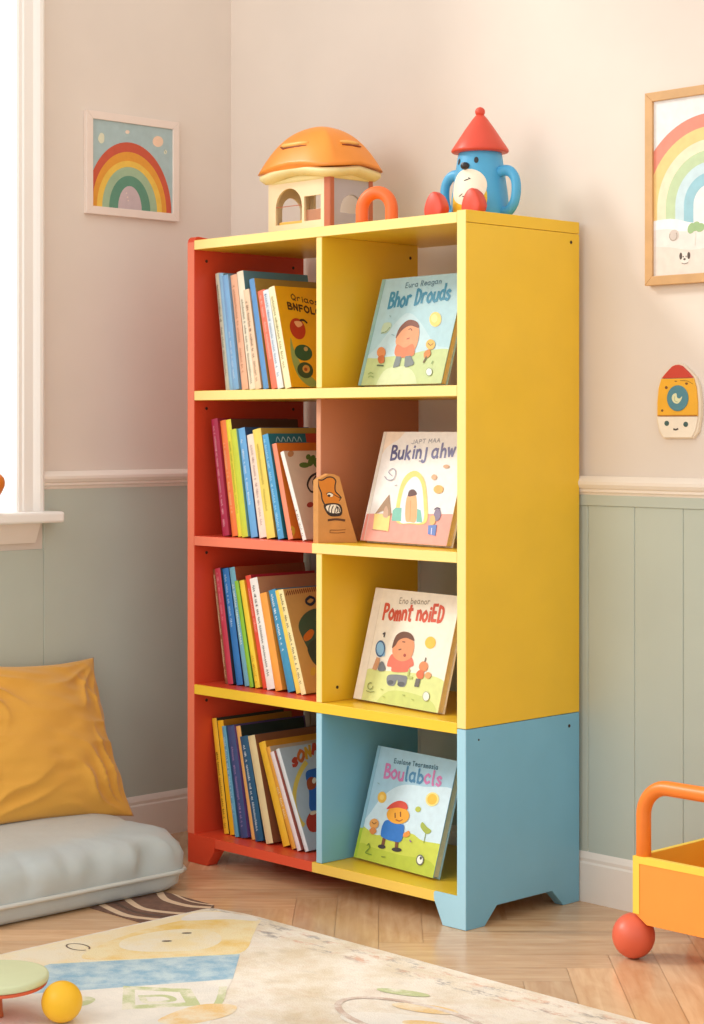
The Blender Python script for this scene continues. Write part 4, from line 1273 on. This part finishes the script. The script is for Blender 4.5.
MUST = M('#e0a33c', .8, .03, 5, .10, 240, .3)
def pillow():
    root = thing('throw_pillow', 'mustard yellow throw pillow leaning on the wall atop the grey floor cushion', 'pillow', (-.905, -.322, .124))
    # pillow plane: local u along +y, local v up along the lean
    up = Vector((-.19, .03, .335)).normalized()
    ux = Vector((0.02, 1, -.02)).normalized()
    ux = (ux - up*ux.dot(up)).normalized()
    nn = ux.cross(up).normalized()          # towards the room (+x)
    if nn.x < 0: nn = -nn
    N = 90
    W2, H2, TH = .207, .206, .066
    mb = MB()
    def surf(i, j, side):
        a, b = -1 + 2*i/N, -1 + 2*j/N
        # pinched outline: sides curve inwards between the pointed corners
        wob = .012*math.sin(7*b + 2*a) + .008*math.sin(17*b + 1)
        px = a*(1 - (.10*(1 - b*b) + wob*(1 - b**4)) * abs(a)**3)
        py = b*(1 - .060*(1 - a*a) * abs(b)**3)
        th = TH * ((1 - abs(a)**2.6)**.62) * ((1 - abs(b)**2.6)**.62)
        # folds gathering towards the corners, creases running in from the side seams
        f = 0
        for cxn, cyn, amp in ((1, 1, .9), (1, -1, 1.3), (-1, 1, 1), (-1, -1, 1)):
            dx, dy = a - cxn, b - cyn
            r_ = math.hypot(dx, dy)
            an = math.atan2(dy, dx)
            w1 = math.sin(8*an + 1.3*cxn + .8*cyn + 3.2*mnoise.noise(Vector((a*1.7, b*1.7, cxn + 2*cyn))))
            f += amp * .0052 * (1 - 2*abs(w1)**.6) * math.exp(-((r_ - .55)/.38)**2)
        q = b*9 + 3.0*mnoise.noise(Vector((a*1.2 + 3, b*1.6, side*2))) + a*2.5
        f += .0042 * (1 - 2*abs(math.sin(q))**.55) * math.exp(-((abs(a) - .82)/.26)**2)
        f += .006*mnoise.noise(Vector((a*1.8 + 7, b*2.2, side*3))) + .003*mnoise.noise(Vector((a*3 - b*4, b*7 + a*2, side*5 + 3)))
        e = (1 - abs(a)**6) * (1 - abs(b)**6)
        d = (th + f*e*1.4) * side
        sag = -.010*(1 - a*a)*(b > 0)*b
        return ux*(px*W2) + up*((py + 1)*H2*.94 + sag) + nn*(d + .002*side*0)
    vs = []; fs = []
    for side in (1, -1):
        o = len(vs)
        for j in range(N+1):
            for i in range(N+1):
                vs.append(surf(i, j, side))
        for j in range(N):
            for i in range(N):
                q = (o + j*(N+1)+i, o + j*(N+1)+i+1, o + (j+1)*(N+1)+i+1, o + (j+1)*(N+1)+i)
                fs.append(q if side == 1 else q[::-1])
    mb.add(vs, fs, MUST, True)
    o = mb.build('pillow_cover', root)
    b = bmesh.new(); b.from_mesh(o.data)
    bmesh.ops.remove_doubles(b, verts=b.verts[:], dist=.0003)
    bmesh.ops.recalc_face_normals(b, faces=b.faces[:])
    b.to_mesh(o.data); b.free()
pillow()

# ================================================================== RUG AND MAT
def rug_mat():
    m = bpy.data.materials.new('faded_rug'); m.use_nodes = True
    nt = m.node_tree; L = nt.links
    b = nt.nodes['Principled BSDF']; b.inputs['Roughness'].default_value = .95; b.inputs['Specular IOR Level'].default_value = .1
    tc = nt.nodes.new('ShaderNodeTexCoord')
    n1 = nt.nodes.new('ShaderNodeTexNoise'); n1.inputs['Scale'].default_value = 6; n1.inputs['Detail'].default_value = 8; n1.inputs['Roughness'].default_value = .7
    L.new(tc.outputs['Object'], n1.inputs['Vector'])
    r = nt.nodes.new('ShaderNodeValToRGB')
    cr = r.color_ramp
    cr.elements[0].position = .36; cr.elements[0].color = lin('#dccbb0') + [1]
    cr.elements[1].position = .56; cr.elements[1].color = lin('#efe6d8') + [1]
    e = cr.elements.new(.66); e.color = lin('#e6d8c8') + [1]
    L.new(n1.outputs['Fac'], r.inputs['Fac'])
    # worn band of speckles along the edge that faces the wall
    sx = nt.nodes.new('ShaderNodeSeparateXYZ'); L.new(tc.outputs['Object'], sx.inputs['Vector'])
    mr = nt.nodes.new('ShaderNodeMapRange'); mr.inputs['From Min'].default_value = -.36; mr.inputs['From Max'].default_value = -.25
    L.new(sx.outputs['Y'], mr.inputs['Value'])
    bandr = nt.nodes.new('ShaderNodeValToRGB')
    bc_ = bandr.color_ramp; bc_.elements[0].position = .0; bc_.elements[0].color = (.12, .12, .12, 1); bc_.elements[1].position = .3; bc_.elements[1].color = (.05, .05, .05, 1)
    for p, v in ((.42, .9), (.55, 1), (.62, .2), (.72, .2), (.8, 1), (.92, .8), (1, .3)):
        q = bc_.elements.new(p); q.color = (v, v, v, 1)
    L.new(mr.outputs['Result'], bandr.inputs['Fac'])
    n2 = nt.nodes.new('ShaderNodeTexNoise'); n2.inputs['Scale'].default_value = 42; n2.inputs['Detail'].default_value = 6; n2.inputs['Roughness'].default_value = .75
    mp = nt.nodes.new('ShaderNodeMapping'); mp.inputs['Scale'].default_value = (.55, 1.5, 1)
    L.new(tc.outputs['Object'], mp.inputs['Vector']); L.new(mp.outputs['Vector'], n2.inputs['Vector'])
    sr = nt.nodes.new('ShaderNodeValToRGB')
    sr.color_ramp.elements[0].position = .50; sr.color_ramp.elements[0].color = (0, 0, 0, 1)
    sr.color_ramp.elements[1].position = .60; sr.color_ramp.elements[1].color = (.85, .85, .85, 1)
    L.new(n2.outputs['Fac'], sr.inputs['Fac'])
    mu = nt.nodes.new('ShaderNodeMath'); mu.operation = 'MULTIPLY'
    L.new(sr.outputs['Color'], mu.inputs[0]); L.new(bandr.outputs['Color'], mu.inputs[1])
    n3 = nt.nodes.new('ShaderNodeTexNoise'); n3.inputs['Scale'].default_value = 14
    L.new(tc.outputs['Object'], n3.inputs['Vector'])
    cr3 = nt.nodes.new('ShaderNodeValToRGB')
    cr3.color_ramp.elements[0].position = .44; cr3.color_ramp.elements[0].color = lin('#9a9290') + [1]
    cr3.color_ramp.elements[1].position = .54; cr3.color_ramp.elements[1].color = lin('#dba98c') + [1]
    L.new(n3.outputs['Fac'], cr3.inputs['Fac'])
    mix = nt.nodes.new('ShaderNodeMix'); mix.data_type = 'RGBA'
    L.new(mu.outputs[0], mix.inputs[0]); L.new(r.outputs['Color'], mix.inputs[6]); L.new(cr3.outputs['Color'], mix.inputs[7])
    L.new(mix.outputs[2], b.inputs['Base Color'])
    n4 = nt.nodes.new('ShaderNodeTexNoise'); n4.inputs['Scale'].default_value = 320
    L.new(tc.outputs['Object'], n4.inputs['Vector'])
    bp = nt.nodes.new('ShaderNodeBump'); bp.inputs['Strength'].default_value = .35; bp.inputs['Distance'].default_value = .004
    L.new(n4.outputs['Fac'], bp.inputs['Height']); L.new(bp.outputs['Normal'], b.inputs['Normal'])
    return m
RT = .007
mb = MB()
rx0, rx1, ry0, ry1 = -.470, 1.25, -1.75, -.232
def rc(cx_, cy_, r_, a0): return [(cx_ + r_*math.cos(R(a0 + 90*i/6)), cy_ + r_*math.sin(R(a0 + 90*i/6))) for i in range(7)]
outl = rc(rx1-.05, ry1-.05, .05, 0) + [(-.34, ry1), (-.385, ry1-.003)] + rc(rx0+.03, ry1-.045, .03, 90) + rc(rx0+.05, ry0+.05, .05, 180) + rc(rx1-.05, ry0+.05, .05, 270)
mb.prism(outl, 2, .0004, RT, rug_mat(), .002)
Y1_ = wash('#ecc670', '#f2e2b8', 9, .34, .6); Y2_ = wash('#f0dcb2', '#efe4cc', 8)
BL_ = wash('#93b6cc', '#c2d4da', 26, .38, .62); GR_ = wash('#c6cc9c', '#e9e3cf', 18, .44, .58); WH_ = wash('#e6e0d6', '#f0e9de', 12); FC_ = wash('#f1dfb2', '#f0e6d0', 10)
ORG = wash('#ebc68a', '#f0e2c8', 14, .4, .6)
A = Art(rx1 - rx0, ry1 - ry0)
A.to = lambda p: (p[0] - rx0, p[1] - ry0)
# left pictorial part of the rug (floor coordinates)
A.poly(Y2_, [(-.462, -1.20), (-.462, -.30), (-.44, -.262), (-.319, -.248), (-.161, -.44), (-.349, -.73), (-.30, -1.2)])
A.blob(Y1_, [(-.400, -.56), (-.425, -.44), (-.42, -.33), (-.375, -.285), (-.322, -.262), (-.24, -.34), (-.166, -.438), (-.225, -.53), (-.30, -.64), (-.35, -.66)])
A.blob(FC_, [(-.395, -.52), (-.385, -.42), (-.33, -.37), (-.26, -.40), (-.235, -.47), (-.29, -.55), (-.35, -.57)])
A.blob(WH_, [(-.455, -.31), (-.42, -.262), (-.34, -.244), (-.325, -.262), (-.372, -.292), (-.425, -.36)])
A.poly(BL_, [(-.161, -.44), (-.349, -.73), (-.30, -1.0), (-.181, -.797), (-.047, -.555)])
A.poly(WH_, [(-.047, -.555), (-.181, -.797), (-.30, -1.0), (-.10, -1.3), (.20, -.84)])
A.line(GR_, [(-.13, -.72), (-.05, -.66), (.02, -.70), (-.04, -.79), (-.13, -.72)], .022, False)
A.line(GR_, [(-.075, -.735), (-.05, -.705), (-.02, -.712), (-.04, -.75), (-.075, -.735)], .012)
A.line(GR_, [(-.02, -.60), (.04, -.66), (.10, -.74)], .014)
A.blob(GR_, [(-.17, -.82), (-.12, -.80), (-.10, -.84), (-.14, -.88)])
A.blob(ORG, [(.03, -.70), (.075, -.655), (.11, -.70), (.10, -.78), (.05, -.80)])
RI = P('#453a36')
for p in ((-.325, -.480), (-.344, -.416)): A.ell(RI, p, (.010, .0045), 50)
A.ring(P('#6a564e'), (-.408, -.625), (.028, .017), .0032, 20, 350)
# faded medallion on the right part
for c, r_, m_ in (((.36, -.52), (.13, .05), WH_), ((.38, -.50), (.05, .02), ORG), ((.31, -.44), (.06, .022), ORG), ((.50, -.46), (.07, .018), ORG), ((.22, -.40), (.05, .015), GR_)):
    A.ell(m_, c, r_, 20)
A.ring(wash('#cdb4a4', '#e8dcd0', 30), (.34, -.50), (.16, .075), .012)
A.emit(mb, lambda u, v, o: (u + rx0, v + ry0, RT + o*.7))
tag(mb.build('rug'), 'cream patterned low-pile rug with yellow and blue corner on the wooden floor', 'rug')
# striped mat between cushion and rug
mb = MB()
mx0, mx1, my0, my1 = -.655, -.4725, -.415, -.222
mb.prism([(mx0, my0), (mx1, my0), (mx1, my1-.02), (mx1-.02, my1), (mx0, my1)], 2, .0003, .002, M('#735445', .9, .2, 60, .3, 400), .0005)
A = Art(mx1-mx0, my1-my0)
CS = P('#dcbfa0')
A.line(CS, [(0, .030), (.10, .012), (.16, .030), (.20, .055)], .016)
A.line(CS, [(0, .095), (.08, .070), (.14, .085), (.20, .120)], .015)
A.line(CS, [(0, .180), (.06, .150), (.13, .150), (.17, .172)], .016)
A.line(CS, [(.02, .197), (.10, .178), (.16, .19)], .006)
A.line(P('#5c4438'), [(0, .062), (.09, .042), (.15, .058), (.20, .088)], .010)
A.emit(mb, lambda u, v, o: (u + mx0, v + my0, .002 + o*.5))
tag(mb.build('striped_mat'), 'small brown and cream striped mat between grey cushion and rug', 'mat')

# ================================================================== FLOOR TOYS
mb = MB(); mb.ball((0, 0, .0334), .0334, M('#f4bc1e', .45, .03, 20), 40)
tag(mb.build('toy_ball', None, (-.0503, -.9184, RT + .0006)), 'yellow ball on the rug beside the green-topped toy table', 'ball')
st = thing('toy_table', 'small round toy table with pale green top and orange underside on the rug', 'toy table', (-.150, -.978, RT + .0004))
mb = MB(); mb.lathe([(.001, .0575), (.080, .0575), (.0848, .0595), (.0855, .063), (.0855, .068), (.084, .0708), (.080, .0715), (.001, .0715)], M('#d5dcb2', .5, .03, 15), 64); mb.build('table_top', st)
mb = MB(); mb.lathe([(.001, .050), (.074, .050), (.080, .0515), (.083, .0545), (.083, .0574), (.001, .0574)], M('#e2623a', .5, .03, 15), 64); mb.build('underside', st)['label'] = 'orange red underside disc'
mb = MB(); mb.lathe([(.0115, 0), (.0115, .004), (.0105, .010), (.0095, .03), (.012, .0499), (.001, .0499)], M('#c46a3c', .5), 32); mb.build('leg', st)
ts = thing('sill_toy', 'orange pear-shaped toy on the window sill at the picture\'s left edge', 'toy', (-1.072, -.3735, .7874))
mb = MB(); mb.lathe([(.007, .014), (.009, .022), (.015, .034), (.023, .048), (.0285, .060), (.0295, .068), (.0275, .078), (.020, .0865), (.010, .0905), (.0005, .0915)], M('#e5822a', .4), 40); mb.build('bulb', ts)
mb = MB(); mb.lathe([(.0165, 0), (.0175, .003), (.0165, .007), (.009, .011), (.007, .0139), (.0005, .0139)], M('#8c8c92', .4), 32); mb.build('base', ts)

# ================================================================== TOY CART
CO = M('#f59a3e', .45, .03, 10); CYY = M('#f6d24e', .45, .03, 10); CIN = M('#e8a62c', .5, .03, 10); CW = M('#de6446', .42, .04, 15); CH = M('#f0812c', .4, .04, 15)
cx0, cx1, cy0, cy1, cz0, cz1 = .351, .760, .070, .318, .084, .1905
ct = thing('toy_cart', 'orange and yellow toy cart with tube handle and red ball wheels', 'toy cart', (cx0, cy0, 0))
W_, D_ = cx1 - cx0, cy1 - cy0
mb = MB(); mb.prism([(.030, .0685), (W_-.030, .0685), (W_, .088), (W_, cz1), (0, cz1), (0, .088)], 1, 0, .010, CO, .001); mb.build('front_panel', ct)
mb = MB()
mb.box((-.0006, -.0012, cz1 - .012), (W_ + .0006, .0, cz1 + .001), CYY, .0003)
mb.box((-.0006, -.0012, .086), (.014, .0, cz1 - .0121), CYY, .0003)
mb.box((W_ - .014, -.0012, .086), (W_ + .0006, .0, cz1 - .0121), CYY, .0003)
mb.box((0, 0, cz1), (W_, .0105, cz1 + .001), CYY); mb.box((0, .0105, cz1), (.010, D_, cz1 + .001), CYY); mb.box((W_ - .010, .0105, cz1), (W_, D_, cz1 + .001), CYY); mb.box((.010, D_ - .010, cz1), (W_ - .010, D_, cz1 + .001), CYY)
mb.build('edging', ct)['label'] = 'yellow edging'
mb = MB(); mb.prism([(.030, .0685), (W_-.030, .0685), (W_, .088), (W_, cz1), (0, cz1), (0, .088)], 1, D_ - .010, D_, CO, .001); mb.build('back_panel', ct)
for a in (0, W_ - .010):
    mb = MB(); mb.box((a, .0101, .088), (a + .010, D_ - .0101, cz1), CO)
    mb.box((a + (.010 if a == 0 else -.0006), .0105, .092), (a + (.0106 if a == 0 else 0), D_ - .0105, cz1 - .0005), CIN)
    mb.build('side_panel', ct)
mb = MB(); mb.box((.0301, .0101, .0690), (W_ - .0301, D_ - .0101, .080), CIN); mb.box((.0107, .0101, .080), (W_-.0107, D_-.0101, .086), CIN); mb.build('base', ct)
mb = MB()
hy_ = .0142
pts = [(.0128, hy_, .0865), (.0128, hy_, .266)] + [(.0128 + .055 - .055*math.cos(PI/2*i/10), hy_, .266 + .055*math.sin(PI/2*i/10)) for i in range(1, 11)]
pts += [(W_ - p[0], hy_, p[2]) for p in pts[::-1]]
mb.tube(pts, .0138, CH, 20); mb.build('handle', ct)
for wx, wy in ((.005, .010), (W_ - .005, .010), (.005, D_ - .010), (W_ - .005, D_ - .010)):
    mb = MB(); mb.ball((wx - .012 if wx < .1 else wx + .012, wy, .0415), (.0395, .0395, .0415), CW, 36); mb.build('wheel', ct)

# ================================================================== LIGHT
w = bpy.data.worlds.new('daylight'); S.world = w; w.use_nodes = True
nt = w.node_tree
bg = nt.nodes['Background']
tc = nt.nodes.new('ShaderNodeTexCoord')
dp = nt.nodes.new('ShaderNodeVectorMath'); dp.operation = 'DOT_PRODUCT'
dv = Vector((-.93, .30, -.02)).normalized(); dp.inputs[1].default_value = dv
nt.links.new(tc.outputs['Generated'], dp.inputs[0])
rp = nt.nodes.new('ShaderNodeValToRGB')
rp.color_ramp.elements[0].position = .45; rp.color_ramp.elements[0].color = (1.04, 1.01, .975, 1)
rp.color_ramp.elements[1].position = .85; rp.color_ramp.elements[1].color = (1.5, 1.5, 1.5, 1)
nt.links.new(dp.outputs['Value'], rp.inputs['Fac'])
nt.links.new(rp.outputs['Color'], bg.inputs['Color'])
bg.inputs['Strength'].default_value = .98

def sun(dirv, energy, angle, color):
    l = bpy.data.lights.new('sun', 'SUN'); l.energy = energy; l.angle = R(angle); l.color = color
    o = bpy.data.objects.new('sun', l); COL.objects.link(o)
    o.rotation_euler = Vector(dirv).to_track_quat('-Z', 'Y').to_euler()
    o.location = (-3, -2, 3)
    return o
el = R(34)
sun((.78*math.cos(el), .625*math.cos(el), -math.sin(el)), 1.9, 11.0, (1.0, .97, .93))
def area(loc, target, size, energy, color):
    l = bpy.data.lights.new('fill_light', 'AREA'); l.shape = 'DISK'; l.size = size; l.energy = energy; l.color = color
    o = bpy.data.objects.new('fill_light', l); COL.objects.link(o)
    o.location = loc
    o.rotation_euler = (Vector(target) - Vector(loc)).to_track_quat('-Z', 'Y').to_euler()
    return o
area((-.5, -3.3, 2.2), (-.3, .2, .9), 1.6, 26, (1.0, .975, .94))  # added soft fill from the front left, stands for no actual lamp

# ================================================================== CAMERA
cam = bpy.data.cameras.new('camera'); co = bpy.data.objects.new('camera', cam); COL.objects.link(co)
co.location = (2.5535, -2.7871, .9747)
co.rotation_euler = (PI/2, 0, .8003)
cam.sensor_fit = 'HORIZONTAL'; cam.sensor_width = 36
cam.lens = 1945.977 / 704 * 36
cam.shift_x = 0
cam.shift_y = -(512 - 428.535) / 704
cam.clip_start = .05
S.camera = co
S.view_settings.view_transform = 'Standard'
S.view_settings.look = 'None'
S.view_settings.exposure = .05
S.view_settings.gamma = 1
